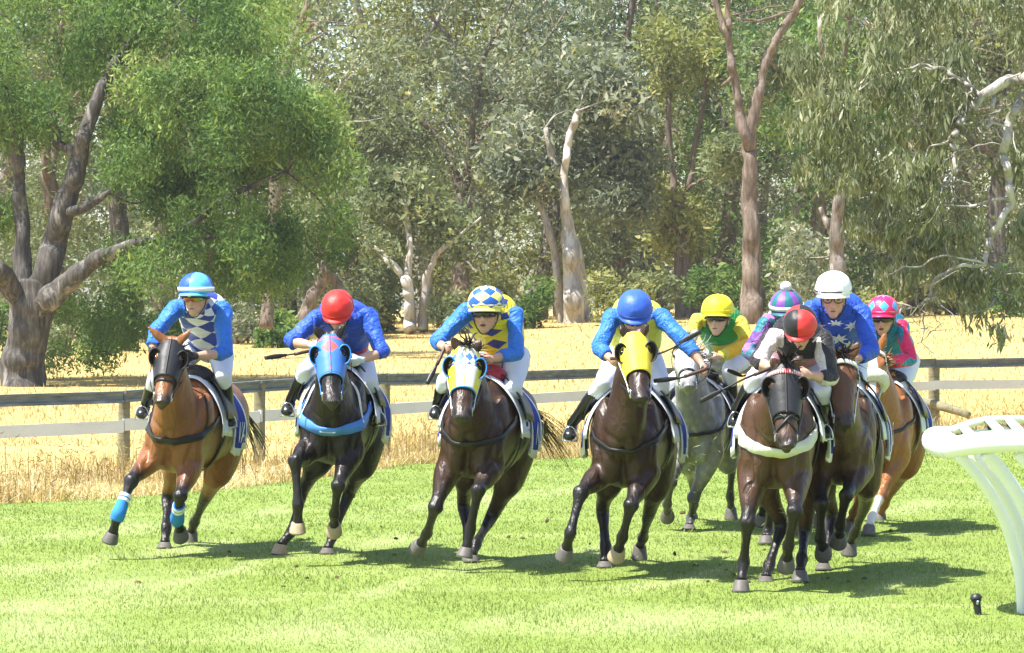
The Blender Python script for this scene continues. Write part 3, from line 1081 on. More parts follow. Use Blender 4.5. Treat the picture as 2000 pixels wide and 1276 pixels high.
px_tree('small pale twin-stemmed gum tree behind the red-capped jockey', 116, [
    ([(802, 645, 0), (800, 600, 0), (797, 560, 0), (792, 545, 0)], [13, 11, 11, 10]),
    ([(792, 550, 0), (770, 520, 0), (740, 490, 0), (715, 474, 0), (698, 466, 0)], [8, 7, 6, 5, 3]),
    ([(826, 645, 0.2), (828, 590, 0.2), (834, 540, 0.2), (850, 500, 0.2), (885, 470, 0.2), (940, 425, 0.2)], [12, 9, 8, 6, 4, 2]),
    ([(797, 540, 0), (800, 470, 0.2), (790, 390, 0.3), (770, 340, 0.3)], [8, 6, 5, 3]),
    ([(912, 510, 0), (925, 525, 0), (938, 530, 0)], [2, 2, 1.5])],
    [([(690, 330), (900, 330), (960, 440), (880, 500), (740, 450)], 22, 7500, 0.9, (0, 3)),
     ([(680, 480), (780, 500), (770, 600), (690, 610)], 8, 2500, 0.7, (1, 3))],
    LEAF[0], BARK_C, rng, LW=(0.22, 0.085), droop=0.6, group='gum trees along the far side of the paddock')
px_tree('thick leaning brown trunk just left of the red-capped jockey', 112, [
    ([(588, 665, 0), (598, 610, 0), (612, 575, 0), (632, 545, 0), (640, 500, 0), (650, 440, 0)], [16, 14, 13, 12, 9, 6]),
    ([(700, 655, 0.5), (662, 560, 0.5), (630, 520, 0.5), (610, 440, 0.5)], [14, 11, 8, 5])],
    [([(560, 380), (760, 380), (760, 480), (580, 490)], 14, 4500, 0.9, (0, 3))],
    LEAF[0], BARK_B, rng, LW=(0.2, 0.075), group='gum trees along the far side of the paddock')
px_tree('dark broken-topped gum stump with side limbs behind the white-helmeted jockey', 108, [
    ([(1640, 640, 0), (1636, 520, 0), (1634, 440, 0), (1642, 372, 0)], [20, 17, 13, 9]),
    ([(1634, 470, 0), (1612, 430, 0), (1602, 405, 0)], [8, 6, 4]),
    ([(1630, 250, 0.3), (1625, 180, 0.3), (1604, 90, 0.3), (1600, 30, 0.3)], [8, 7, 5, 4]),
    ([(1642, 380, 0.2), (1636, 300, 0.3), (1630, 240, 0.3)], [8, 8, 8])],
    [([(1540, 440), (1620, 470), (1620, 560), (1530, 560)], 8, 2200, 0.7, (0, 3))],
    LEAF[1], BARK_A, rng, LW=(0.2, 0.075), group='gum trees along the far side of the paddock')
# overhanging branches on the right: the trunk stands outside the frame
right_stems = [
    ([(2330, 830, 0.5), (2310, 600, 0.5), (2260, 380, 0.3), (2180, 230, 0), (2080, 165, 0)], [60, 52, 44, 34, 26]),
    ([(2090, 170, 0), (2010, 150, -0.2), (1960, 160, -0.3), (1915, 190, -0.3), (1875, 240, -0.4), (1855, 275, -0.4), (1868, 300, -0.4)], [20, 16, 13, 11, 9, 7, 5]),
    ([(2080, 200, 0.2), (2000, 192, 0), (1975, 230, 0), (1960, 290, 0), (1972, 350, 0), (1978, 400, 0), (1950, 440, -0.1), (1928, 480, -0.1), (1922, 515, -0.1), (1860, 525, -0.2), (1828, 545, -0.2), (1808, 590, -0.2), (1806, 640, -0.2)], [18, 14, 12, 10, 9, 9, 8, 7, 6, 4, 3.5, 3, 1.5]),
    ([(1915, 190, -0.3), (1900, 168, -0.4), (1868, 150, -0.5), (1840, 132, -0.5), (1796, 128, -0.5)], [6, 5, 4, 4, 2]),
    ([(1940, 190, -0.2), (1936, 240, -0.2), (1918, 262, -0.2), (1910, 300, -0.2)], [6, 5, 4, 2]),
    ([(1868, 300, -0.4), (1866, 340, -0.4), (1840, 362, -0.4)], [5, 4, 2]),
    ([(1930, 520, -0.1), (1960, 535, 0), (1985, 550, 0)], [3, 2, 1]),
    ([(1806, 640, -0.2), (1800, 668, -0.2), (1790, 672, -0.2)], [1.6, 1.2, 0.8]),
    ([(1812, 580, -0.2), (1790, 600, -0.3), (1775, 620, -0.3)], [2, 1.5, 1]),
    ([(2120, 180, 0), (2010, 40, 0.2), (1930, -20, 0.3)], [14, 9, 5]),
    ([(1796, 128, -0.5), (1720, 150, -0.5), (1660, 180, -0.5)], [3, 2, 1.2]),
    ([(1922, 515, -0.1), (1850, 500, -0.3), (1780, 520, -0.4), (1720, 540, -0.4)], [3, 2.2, 1.6, 1]),
    ([(1975, 390, 0), (1860, 400, 0.3), (1760, 430, 0.5), (1690, 460, 0.5)], [4, 3, 2, 1]),
]
right_stems = [(q_, [r_ * (0.9 if n_ == 0 else 0.85) for r_ in w_]) for n_, (q_, w_) in enumerate(right_stems)]
for n_ in range(46):
    q_, w_ = right_stems[1 + int(rng.integers(0, 8))]
    m_ = int(rng.integers(1, len(q_)))
    b_ = q_[m_]
    a_ = rng.uniform(0, 2 * math.pi)
    l_ = rng.uniform(30, 95)
    c1 = (b_[0] + math.cos(a_) * l_ * 0.5, b_[1] + math.sin(a_) * l_ * 0.5 + 4, b_[2] + rng.normal(0, 0.15))
    c2 = (b_[0] + math.cos(a_ + rng.normal(0, 0.5)) * l_, b_[1] + math.sin(a_ + rng.normal(0, 0.5)) * l_ + 14, b_[2] + rng.normal(0, 0.25))
    right_stems.append(([b_, c1, c2], [min(w_[m_] * 0.5, 2.6), 1.3, 0.6]))
px_tree('overhanging gum tree with pale twisted branches and drooping leaves at the right', 52.5, right_stems, [
    ([(1600, -40), (2300, -60), (2300, 140), (1900, 130), (1780, 110), (1600, 80)], 60, 7800, 0.30, (-0.1, 2.2)),
    ([(1570, 60), (1900, 110), (1880, 300), (1780, 330), (1570, 300), (1540, 200)], 50, 7000, 0.30, (-0.9, 1.4)),
    ([(1580, 280), (1840, 300), (1860, 420), (1780, 480), (1620, 430), (1560, 340)], 34, 4300, 0.28, (-0.7, 1.4)),
    ([(1690, 430), (1900, 400), (1950, 470), (1900, 560), (1780, 560), (1680, 520)], 28, 3000, 0.26, (-0.1, 1.6)),
    ([(1960, 200), (2250, 200), (2200, 480), (2000, 560), (1960, 420)], 34, 4600, 0.3, (0.1, 2.0)),
    ([(1850, 540), (2100, 520), (2060, 640), (1960, 660), (1860, 590)], 12, 1300, 0.26, (-0.3, 0.8)),
], LEAF[4], BARK_E, rng, LW=(0.155, 0.033), droop=1.5, leafspread=0.6, twig=0.8, jag=0.05)

# the rest of the treeline, ranks of whole trees
BG = [
    (-160, 118, 17, 0.42, 3, 0), (560, 138, 10.5, 0.34, 1, 0), (700, 132, 10, 0.32, 0, 1), (830, 142, 19, 0.42, 2, 2),
    (900, 130, 16, 0.36, 1, 1), (960, 144, 20, 0.45, 0, 2), (1040, 138, 18, 0.40, 2, 0), (1210, 134, 18, 0.42, 0, 1),
    (1270, 146, 20, 0.44, 1, 0), (1400, 140, 18, 0.40, 3, 1), (1530, 134, 17, 0.38, 1, 2), (1600, 126, 15, 0.34, 3, 1),
    (1720, 128, 16, 0.38, 0, 0), (1830, 136, 18, 0.42, 1, 1), (1950, 130, 17, 0.40, 0, 0), (2090, 134, 18, 0.42, 2, 1),
    (-60, 130, 19, 0.40, 1, 0), (120, 126, 17, 0.40, 0, 1), (260, 134, 18, 0.42, 3, 0), (400, 128, 17, 0.38, 1, 1),
    (480, 120, 14, 0.30, 0, 2), (640, 150, 11, 0.36, 1, 0), (840, 152, 22, 0.46, 2, 1), (1110, 152, 22, 0.45, 0, 0),
    (1360, 154, 22, 0.46, 2, 1), (1470, 152, 20, 0.42, 3, 0), (1660, 150, 21, 0.44, 1, 2), (2200, 142, 19, 0.4, 0, 0),
    (1780, 150, 21, 0.44, 0, 1), (1900, 152, 21, 0.44, 2, 0), (320, 150, 21, 0.44, 2, 1), (20, 150, 21, 0.44, 0, 0),
]
KINDS = ['olive green', 'grey green', 'yellow green', 'deep green']
BARKS = ['grey', 'brown', 'pale']
LANDMARK = ['behind the big left tree', 'above the red-capped jockey', 'above the diamond-capped jockey', 'left of the split-trunk tree', 'right of the split-trunk tree', 'by the forked tree', 'behind the overhanging branches', 'outside the left edge', 'outside the right edge']


def landmark(px):
    for lim, k in ((-40, 7), (500, 0), (740, 1), (980, 2), (1110, 3), (1300, 4), (1560, 5), (2010, 6), (9999, 8)):
        if px < lim:
            return LANDMARK[k]


used = {}
for (px, dep, hgt, r0, lk, bk) in BG:
    rank = 'front-rank' if dep < 128 else ('second-rank' if dep < 139 else ('third-rank' if dep < 149 else 'hindmost'))
    lab = '%s %s gum tree with %s bark %s' % (rank, KINDS[lk], BARKS[bk], landmark(px))
    if lab in used:
        lab = lab.replace('gum tree', 'taller gum tree')
    used[lab] = 1
    x = (px - 1000.0) / F_PX * dep
    z = float(gz(x, dep))
    root = empty('gum_tree', (x, dep, z))
    tag(root, lab, 'tree', 'gum trees along the far side of the paddock')
    segs, tips = grow((x, dep, z), hgt, r0, rng, int(rng.integers(2, 4)), rng.normal(0, 0.1, 2), rng.uniform(0.25, 0.42), 0.5, 5)
    build_wood(segs, [BARK_A, BARK_B, BARK_C][bk], root, 7)
    T = [np.array(q) for q in tips]
    for q in list(T):
        T.append(q + rng.normal(0, 1.1, 3) * np.array([1, 1, 0.8]))
    for _ in range(46):
        a = rng.uniform(0, 2 * math.pi)
        q = rng.uniform(0.3, 3.0)
        T.append(np.array([x + q * math.cos(a), dep + q * math.sin(a), z + hgt * rng.uniform(0.05, 0.85)]))
    R = rng.uniform(0.6, 1.35, len(T)) * 1.15
    cnt = np.maximum((R ** 2 / (R ** 2).sum() * 13200).astype(int), 10)
    P, tt = clump_points(T, R, cnt, rng, 0.7, 0.15)
    V, Fq = leaf_cards(P, 0.23, 0.085, 0.7, rng)
    o = fast_mesh('crown', V, Fq, LEAF[lk], root, np.repeat(np.clip(rng.normal(0.42, 0.17, len(P)) + tt, 0, 1), 4))
    o['kind'] = 'stuff'

# farther trees glimpsed between the trunks (copies of the ranks in front)
src = [o for o in COL.objects if o.type == 'EMPTY' and o.name.startswith('gum_tree') and o.get('label') in used]
kids = {o: [c_ for c_ in COL.objects if c_.parent == o] for o in src}
for k, px in enumerate(range(-260, 2320, 125)):
    if 440 < px < 820:
        continue
    o0 = src[(k * 7) % len(src)]
    dep = 178 + 16 * ((k * 5) % 3)
    x = (px - 1000.0) / F_PX * dep
    o1 = o0.copy()
    COL.objects.link(o1)
    o1.location = (x, dep, float(gz(x, dep)))
    o1.rotation_euler = (0, 0, 0.9 * k)
    o1.scale = (1.15, 1.15, 1.0)
    tag(o1, 'far gum tree glimpsed between the trunks of the nearer treeline', 'tree', 'far gum trees behind the treeline')
    for c0 in kids[o0]:
        c1 = c0.copy()
        COL.objects.link(c1)
        c1.parent = o1
        c1.matrix_parent_inverse = c0.matrix_parent_inverse.copy()

# far scrub closing the gaps low between the trunks
ns_ = 300
sx_ = RNG.uniform(-36, 40, ns_)
sy_ = RNG.uniform(158, 205, ns_)
cz_ = gz(sx_, sy_) + RNG.uniform(0.3, 6.5, ns_)
P, tt = clump_points(np.stack([sx_, sy_, cz_], 1), RNG.uniform(0.9, 1.8, ns_), [110] * ns_, rng, 0.8, 0.1)
V, Fq = leaf_cards(P, 0.36, 0.15, 0.4, rng)
o = fast_mesh('far_scrub', V, Fq, LEAF[0], None, np.repeat(np.clip(rng.normal(0.36, 0.16, len(P)) + tt, 0, 1), 4))
tag(o, 'far olive scrub seen between the tree trunks', 'scrub')
o['kind'] = 'stuff'

# shrubs and suckers at the foot of the trees
SH = [(-20, 104, 1.6, 3), (130, 106, 1.3, 0), (230, 108, 1.3, 3), (330, 112, 1.2, 1), (460, 112, 1.5, 1), (545, 108, 1.0, 3), (680, 116, 1.6, 0), (740, 118, 1.2, 2),
      (880, 116, 1.3, 0), (950, 120, 1.9, 2), (1020, 118, 1.5, 3), (1200, 118, 1.8, 2), (1270, 120, 1.5, 0), (1400, 122, 1.7, 3), (1540, 118, 1.5, 0), (1700, 116, 1.8, 2),
      (1770, 122, 1.4, 2), (1860, 122, 1.6, 0), (1980, 118, 1.5, 3), (2060, 116, 1.8, 0)]
for k, (px, dep, hh, lk) in enumerate(SH):
    x = (px - 1000.0) / F_PX * dep
    z = float(gz(x, dep))
    root = empty('shrub', (x, dep, z))
    tag(root, '%s %s shrub at the foot of the trees %s' % ('tall' if hh >= 1.6 else ('low' if hh < 1.3 else 'rounded'), KINDS[lk], landmark(px) if px != 1770 else 'under the right branches'), 'shrub', 'shrubs under the treeline')
    st_ = []
    T = []
    for j in range(7):
        a = rng.uniform(0, 2 * math.pi)
        q = rng.uniform(0.2, 1.1) * hh * 0.6
        e = np.array([x + q * math.cos(a), dep + q * math.sin(a), z + hh * rng.uniform(0.3, 1.0)])
        T += [e, e - np.array([0, 0, hh * 0.3])]
        st_.append(limb([(x, dep, z - 0.1), tuple((np.array([x, dep, z]) + e) / 2 + rng.normal(0, 0.1, 3)), tuple(e)], [0.05, 0.035, 0.012], (0, 1, 0.2), 8, 6).mesh())
    mesh_obj('stems', st_, BARK_B, root)
    P, tt = clump_points(T, rng.uniform(0.35, 0.6, len(T)) * hh * 0.6, [160] * len(T), rng, 0.9, 0.1)
    V, Fq = leaf_cards(P, 0.17, 0.07, 0.2, rng)
    o = fast_mesh('foliage', V, Fq, LEAF[lk], root, np.repeat(np.clip(rng.normal(0.45, 0.17, len(P)) + tt, 0, 1), 4))
    o['kind'] = 'stuff'

# ================================================================== HORSES AND RIDERS
def coat_material(name, dapple=False):
    t = NT(name)
    a = t.new('ShaderNodeAttribute', attribute_name='coat')
    n1 = t.noise(5.0, 4, 0.6)
    n2 = t.noise(60.0, 3, 0.6, stretch=(1, 1, 0.4))
    n4 = t.noise(140.0, 3, 0.7, stretch=(1, 1, 0.25))
    k = t.math('ADD', t.math('MULTIPLY_ADD', n1, 0.7, 0.45), t.math('MULTIPLY', n4, 0.4))
    col = t.mix(1.0, a.outputs['Color'], k, 'MULTIPLY')
    if dapple:
        v = t.new('ShaderNodeTexVoronoi')
        t.l.new(t.obj_co(), v.inputs['Vector'])
        v.inputs['Scale'].default_value = 16.0
        col = t.mix(t.math('MULTIPLY', t.ramp(v.outputs['Distance'], [(0.15, (0, 0, 0)), (0.6, (1, 1, 1))]), 0.45), col, t.mix(1.0, col, (0.45, 0.46, 0.48), 'MULTIPLY'))
    t.base(col)
    t.set(rough=t.math('MULTIPLY_ADD', n1, 0.24, 0.29), spec=0.36, sheen=0.0)
    n3 = t.noise(9.0, 3, 0.55, stretch=(1.2, 0.7, 0.55), dist=0.9)
    vo = t.new('ShaderNodeTexVoronoi', feature='DISTANCE_TO_EDGE')
    mpv = t.new('ShaderNodeMapping')
    mpv.inputs['Scale'].default_value = (1.0, 0.8, 0.45)
    wv = t.new('ShaderNodeTexNoise')
    t.l.new(t.obj_co(), wv.inputs['Vector'])
    wv.inputs['Scale'].default_value = 6.0
    av = t.new('ShaderNodeVectorMath', operation='MULTIPLY_ADD')
    t.l.new(wv.outputs['Color'], av.inputs[0])
    av.inputs[1].default_value = (0.16, 0.16, 0.16)
    t.l.new(t.obj_co(), av.inputs[2])
    t.l.new(av.outputs[0], mpv.inputs[0])
    t.l.new(mpv.outputs[0], vo.inputs['Vector'])
    vo.inputs['Scale'].default_value = 6.0
    vein = t.ramp(vo.outputs['Distance'], [(0.0, (1, 1, 1)), (0.05, (0, 0, 0))])
    vein = t.math('MULTIPLY', vein, t.math('GREATER_THAN', n1, 0.5))
    t.bump(t.math('ADD', t.math('ADD', t.math('MULTIPLY', n3, 1.0), t.math('MULTIPLY', vein, 0.10)), t.math('MULTIPLY', n2, 0.08)), 0.50, 0.045)
    return t.m


M_COAT = coat_material('horse_coat')
M_DAPPLE = coat_material('grey_horse_coat', True)
M_HAIR_BLACK = simple('black_horse_hair', (0.018, 0.014, 0.012), 0.45, 0.4, 0.3, 60, 0.3)
M_HAIR_GREY = simple('grey_horse_hair', (0.30, 0.29, 0.27), 0.55, 0.3, 0.3, 60, 0.3)
M_HAIR_CHEST = simple('chestnut_horse_hair', (0.24, 0.10, 0.035), 0.5, 0.3, 0.3, 60, 0.3)
M_HOOF = simple('hoof_grey', (0.11, 0.10, 0.09), 0.55, 0.3, 0.35, 40, 0.3)
M_HOOF_TAN = simple('hoof_tan', (0.36, 0.28, 0.18), 0.6, 0.3, 0.25, 40, 0.3)
M_SHOE = simple('steel_shoe', (0.5, 0.5, 0.5), 0.35, 0.5, 0.1, 40, 0.0, metal=0.9)
M_EYE = simple('eye', (0.008, 0.006, 0.005), 0.08, 0.6, 0.0, 10, 0.0)
M_CUP_SHADE = simple('cup_shade', (0.02, 0.013, 0.010), 0.7, 0.2, 0.3, 50, 0.0)  # near-black colour painted for the shade inside the eye cups
M_LEATHER = simple('black_leather', (0.014, 0.013, 0.013), 0.42, 0.4, 0.3, 80, 0.2)
M_BROWNL = simple('brown_leather', (0.07, 0.035, 0.02), 0.45, 0.4, 0.3, 80, 0.2)
M_WHITEL = simple('white_strap', (0.72, 0.72, 0.70), 0.5, 0.35, 0.08, 60, 0.1)
M_STEEL = simple('bit_steel', (0.6, 0.6, 0.6), 0.25, 0.5, 0.1, 60, 0.0, metal=1.0)
M_FLEECE = simple('sheepskin', (0.78, 0.74, 0.60), 0.95, 0.1, 0.2, 90, 1.0, sheen=0.3, bdist=0.02)
M_PADW = simple('white_pad', (0.62, 0.66, 0.74), 0.8, 0.2, 0.08, 60, 0.3)
M_BREECH = simple('white_breeches', (0.66, 0.68, 0.76), 0.6, 0.3, 0.05, 25, 0.35, bdist=0.012)
M_BOOT = simple('black_boot', (0.012, 0.012, 0.012), 0.28, 0.5, 0.3, 30, 0.25)
M_INK = simple('dark_print', (0.03, 0.03, 0.05), 0.6, 0.2, 0.1, 30, 0.0)
M_PRINTW = simple('white_print', (0.72, 0.73, 0.76), 0.6, 0.3, 0.05, 30, 0.0)
M_POM = simple('white_wool', (0.8, 0.8, 0.8), 0.95, 0.1, 0.1, 120, 1.0, bdist=0.02)


def person_material():
    t = NT('skin')
    a = t.new('ShaderNodeAttribute', attribute_name='coat')
    n1 = t.noise(25.0, 3)
    t.base(t.mix(1.0, a.outputs['Color'], t.math('MULTIPLY_ADD', n1, 0.3, 0.85), 'MULTIPLY'))
    t.set(rough=0.5, spec=0.35)
    return t.m


M_SKIN = person_material()


def silk(name, kind, cols, n=(4, 4), rough=0.5, off=0.0, fold=0.8):
    """printed cloth: the pattern follows the garment's own UV"""
    t = NT(name)
    u, v = t.uv()
    a = cols[0]
    b = cols[-1]
    if kind == 'plain':
        col = t.mix(0.0, a, a)
    elif kind == 'diamond':
        x = t.math('MULTIPLY', t.math('ADD', u, off), n[0])
        y = t.math('MULTIPLY', v, n[1])
        f = t.math('ADD', t.math('FLOOR', t.math('ADD', x, y)), t.math('FLOOR', t.math('SUBTRACT', x, y)))
        f = t.math('ABSOLUTE', t.math('MODULO', f, 2.0))
        col = t.mix(f, a, b)
    elif kind == 'ring':
        f = t.math('LESS_THAN', t.math('FRACT', t.math('MULTIPLY', t.math('ADD', v, off), n[1])), 0.5)
        col = t.mix(f, a, b)
    elif kind == 'check':
        f = t.math('ADD', t.math('FLOOR', t.math('MULTIPLY', u, n[0])), t.math('FLOOR', t.math('MULTIPLY', v, n[1])))
        f = t.math('ABSOLUTE', t.math('MODULO', f, 3.0))
        col = t.mix(t.math('GREATER_THAN', f, 0.5), a, cols[1])
        col = t.mix(t.math('GREATER_THAN', f, 1.5), col, cols[2])
    elif kind == 'panel':
        f = t.math('LESS_THAN', t.math('FRACT', t.math('MULTIPLY', t.math('ADD', u, off), n[0])), 0.5)
        col = t.mix(f, a, b)
    elif kind == 'front':   # middle front panel of colour b
        f = t.math('LESS_THAN', t.math('ABSOLUTE', t.math('SUBTRACT', t.math('FRACT', t.math('ADD', u, off)), 0.5)), n[0])
        if n[1]:
            f = t.math('MULTIPLY', f, t.math('LESS_THAN', v, n[1]))
        col = t.mix(f, a, b)
    elif kind == 'diamonds_on':   # separate diamonds of b on a
        x = t.math('SUBTRACT', t.math('FRACT', t.math('MULTIPLY', t.math('ADD', u, off), n[0])), 0.5)
        y = t.math('SUBTRACT', t.math('FRACT', t.math('MULTIPLY', v, n[1])), 0.5)
        f = t.math('LESS_THAN', t.math('ADD', t.math('ABSOLUTE', x), t.math('ABSOLUTE', y)), 0.36)
        col = t.mix(f, a, b)
    n1 = t.noise(6.5, 3, 0.5, dist=1.6)
    cv = t.new('ShaderNodeCombineXYZ')
    t.l.new(t.math('MULTIPLY', u, 3.5), cv.inputs[0])
    t.l.new(t.math('MULTIPLY', v, 9.0), cv.inputs[1])
    fo = t.new('ShaderNodeTexNoise')
    t.l.new(cv.outputs[0], fo.inputs['Vector'])
    fo.inputs['Scale'].default_value = 1.6
    fo.inputs['Detail'].default_value = 3
    fo.inputs['Distortion'].default_value = 1.3
    n1 = t.math('ADD', t.math('MULTIPLY', n1, 0.45), t.math('MULTIPLY', fo.outputs[0], 0.75))
    n2 = t.noise(38.0, 3, 0.6)
    t.base(t.mix(1.0, col, t.math('MULTIPLY_ADD', n2, 0.2, 0.9), 'MULTIPLY'))
    t.set(rough=rough, spec=0.35, sheen=0.05)
    t.bump(n1 if fold > 0.5 else t.noise(9.0, 2, 0.5), fold, 0.05)
    return t.m


ROYAL = (0.018, 0.085, 0.52)
LBLUE = (0.05, 0.27, 0.70)
WHITE = (0.74, 0.75, 0.78)
YEL = (0.78, 0.68, 0.03)
RED = (0.62, 0.025, 0.02)
BLK = (0.015, 0.014, 0.016)
PINK = (0.72, 0.02, 0.11)
TEAL = (0.01, 0.22, 0.36)
GRN = (0.02, 0.26, 0.055)
GOLD = (0.75, 0.42, 0.02)
PUR = (0.26, 0.08, 0.42)
LIL = (0.50, 0.26, 0.60)
TURQ = (0.02, 0.30, 0.33)
PALEBLUE = (0.10, 0.38, 0.78)


def text_on(name, txt, size, surf, mat, parent):
    """lettering laid on a surface: surf(x, y) -> point"""
    cu = bpy.data.curves.new(name, 'FONT')
    cu.body = txt
    cu.size = size
    cu.align_x = 'CENTER'
    cu.align_y = 'CENTER'
    cu.extrude = 0.0
    cu.resolution_u = 3
    tmp = bpy.data.objects.new('tmp', cu)
    COL.objects.link(tmp)
    dg = bpy.context.evaluated_depsgraph_get()
    me = bpy.data.meshes.new_from_object(tmp.evaluated_get(dg))
    bpy.data.objects.remove(tmp)
    V = coords(me)
    P = np.array([tuple(surf(v[0], v[1])) for v in V])
    me.vertices.foreach_set('co', P.astype(np.float32).ravel())
    me.name = name
    return finish(bpy.data.objects.new(name, me), mat, parent, False)


def hair(name, roots, dirs, length, mat, parent, n=60, w=0.012, rng=None, grav=0.5, wave=0.12):
    """locks of hair: thin tapered ribbons with thickness given by crossed strips"""
    P = []
    for _ in range(n):
        t_ = rng.uniform(0, 1) * (len(roots) - 1)
        i = min(int(t_), len(roots) - 2) if len(roots) > 1 else 0
        f = t_ - i
        r = Vector(roots[i]) * (1 - f) + Vector(roots[min(i + 1, len(roots) - 1)]) * f
        d = (Vector(dirs[i]) * (1 - f) + Vector(dirs[min(i + 1, len(dirs) - 1)]) * f).normalized()
        L = length * rng.uniform(0.55, 1.1)
        p = r + Vector(rng.normal(0, 0.008, 3))
        pts = [p.copy()]
        d = d + Vector(rng.normal(0, wave * 1.3, 3))
        for k in range(4):
            d = d + Vector((0, 0, -grav * 0.25)) + Vector(rng.normal(0, wave, 3))
            d.normalize()
            p = p + d * L / 4
            pts.append(p.copy())
        P.append(limb(pts, [(w, w * 0.35), (w, w * 0.35), (w * 0.8, w * 0.3), (w * 0.5, w * 0.2), (0.001, 0.001)], (0.3, 0.2, 1), 7, 4).mesh(caps=False))
    return mesh_obj(name, P, mat, parent)


class Horse:
    pass


def build_horse(c):
    H = Horse()
    rng = np.random.default_rng(c['seed'])
    D = c['D']
    O = at(*c['chest'], D)
    Rm = at(*c['rump'], D + 1.42)
    f = (O - Rm).normalized()
    right = Vector((1, 0, 0))
    s = (right - f * right.dot(f)).normalized()
    u = s.cross(f)
    if u.z < 0:
        u = -u
    q = Matrix.Rotation(math.radians(c.get('lean', 5)), 4, -f if (Matrix.Rotation(0.1, 4, -f) @ u).x > u.x else f)
    s, u = q @ s, q @ u
    H.O, H.f, H.s, H.u, H.D = O, f, s, u, D

    def L(a, b, d):
        return O + f * a + s * b + u * d
    H.L = L
    root = empty('race_horse', (O.x, O.y + 0.5, 0))
    tag(root, c['label'], 'horse', 'galloping racehorses')
    H.root = root
    col = np.array(c['coat'])
    parts = []
    # trunk
    k = c.get('girth', 1.0)
    secs = [(0.105, -0.02, 0.07, 0.09), (0.07, -0.03, 0.15, 0.17), (-0.03, -0.02, 0.215, 0.25), (-0.2, 0.04, 0.25, 0.34), (-0.40, 0.09, 0.26, 0.385),
            (-0.62, 0.07, 0.275, 0.37), (-0.88, 0.07, 0.285, 0.345), (-1.10, 0.10, 0.275, 0.31), (-1.30, 0.14, 0.275, 0.285), (-1.5, 0.12, 0.245, 0.275), (-1.64, 0.09, 0.17, 0.22), (-1.71, 0.08, 0.08, 0.12)]
    TF = [q_[0] for q_ in secs]
    trunk = Loft([L(a, 0, b) for a, b, w, h in secs], [s * w * k for a, b, w, h in secs], [u * h for a, b, w, h in secs], 46, 28, 2.25, 0.30)
    H.trunk = trunk
    H.tv = lambda fa: float(np.interp(-fa, [-x for x in TF], np.linspace(0, 1, len(TF))))
    parts.append(trunk.mesh())
    # chest muscles
    for sg in (-1, 1):
        parts.append(ellipsoid(L(0.055, sg * 0.092, -0.09), s * 0.090, f * 0.075, u * 0.17))
        parts.append(ellipsoid(L(-0.06, sg * 0.15, -0.02), s * 0.10, f * 0.15, u * 0.21))
        parts.append(ellipsoid(L(-0.20, sg * 0.165, 0.08), s * 0.095, f * 0.17, u * 0.30))
        parts.append(ellipsoid(L(-1.28, sg * 0.15, 0.02), s * 0.135, f * 0.26, u * 0.30))
    # head
    poll_px, muz_px = c['poll'], c['muzzle']
    B0 = L(-0.06, 0, 0.22)
    poll = reach(B0, *poll_px, c.get('neck', 0.74), False)
    mz_need = (at(*muz_px, poll.y) - poll).length
    HL = max(0.58, mz_need / c.get('hfore', 0.93))
    muz = reach(poll, *muz_px, HL, False)
    a = (muz - poll).normalized()
    el, er = c['eyes']
    sd = at(er[0], er[1], poll.y) - at(el[0], el[1], poll.y)
    if 'hturn' in c:
        sd = Matrix.Rotation(math.radians(c['hturn']), 4, a) @ sd.normalized()
    hs = (sd - a * sd.dot(a)).normalized()
    hn = hs.cross(a)
    if hn.y > 0:
        hn = -hn
    H.poll, H.muz, H.a, H.hs, H.hn, H.HL = poll, muz, a, hs, hn, HL
    g = HL / 0.60
    hsec = [(-0.07, 0.05, 0.05, 0.02), (0.0, 0.076, 0.085, 0.02), (0.12, 0.100, 0.108, 0.005), (0.27, 0.121, 0.125, 0.0), (0.40, 0.106, 0.122, 0.0),
            (0.55, 0.089, 0.097, 0.0), (0.70, 0.075, 0.078, 0.002), (0.82, 0.071, 0.070, 0.0), (0.92, 0.076, 0.066, -0.006), (0.99, 0.068, 0.054, -0.012), (1.035, 0.042, 0.032, -0.02)]
    HT = [q_[0] for q_ in hsec]
    head = Loft([poll + a * (t_ * HL) - hn * (hd + drop) * g for t_, w, hd, drop in hsec], [hs * w * g for t_, w, hd, drop in hsec], [hn * hd * g for t_, w, hd, drop in hsec], 44, 24, 2.3, 0.12)
    H.head = head
    H.hv = lambda tt: float(np.interp(tt, HT, np.linspace(0, 1, len(HT))))
    parts.append(head.mesh())
    for sg in (-1, 1):
        parts.append(ellipsoid(poll + a * 0.27 * HL + hs * sg * 0.082 * g - hn * 0.045 * g, hs * 0.035 * g, a * 0.05 * g, hn * 0.035 * g))      # brow
        parts.append(ellipsoid(poll + a * 0.36 * HL + hs * sg * 0.055 * g - hn * 0.165 * g, hs * 0.04 * g, a * 0.11 * g, hn * 0.085 * g))     # jowl
        parts.append(ellipsoid(poll + a * 0.93 * HL + hs * sg * 0.043 * g - hn * 0.035 * g, hs * 0.026 * g, a * 0.04 * g, hn * 0.03 * g))     # nostril
        parts.append(limb([poll + a * 0.30 * HL + hs * sg * 0.07 * g - hn * 0.09 * g, poll + a * 0.62 * HL + hs * sg * 0.052 * g - hn * 0.05 * g], [0.02 * g, 0.012 * g], tuple(hn), 8, 8).mesh())  # cheek crest
    parts.append(ellipsoid(poll + a * 0.97 * HL - hn * 0.115 * g, hs * 0.036 * g, a * 0.045 * g, hn * 0.032 * g))    # chin
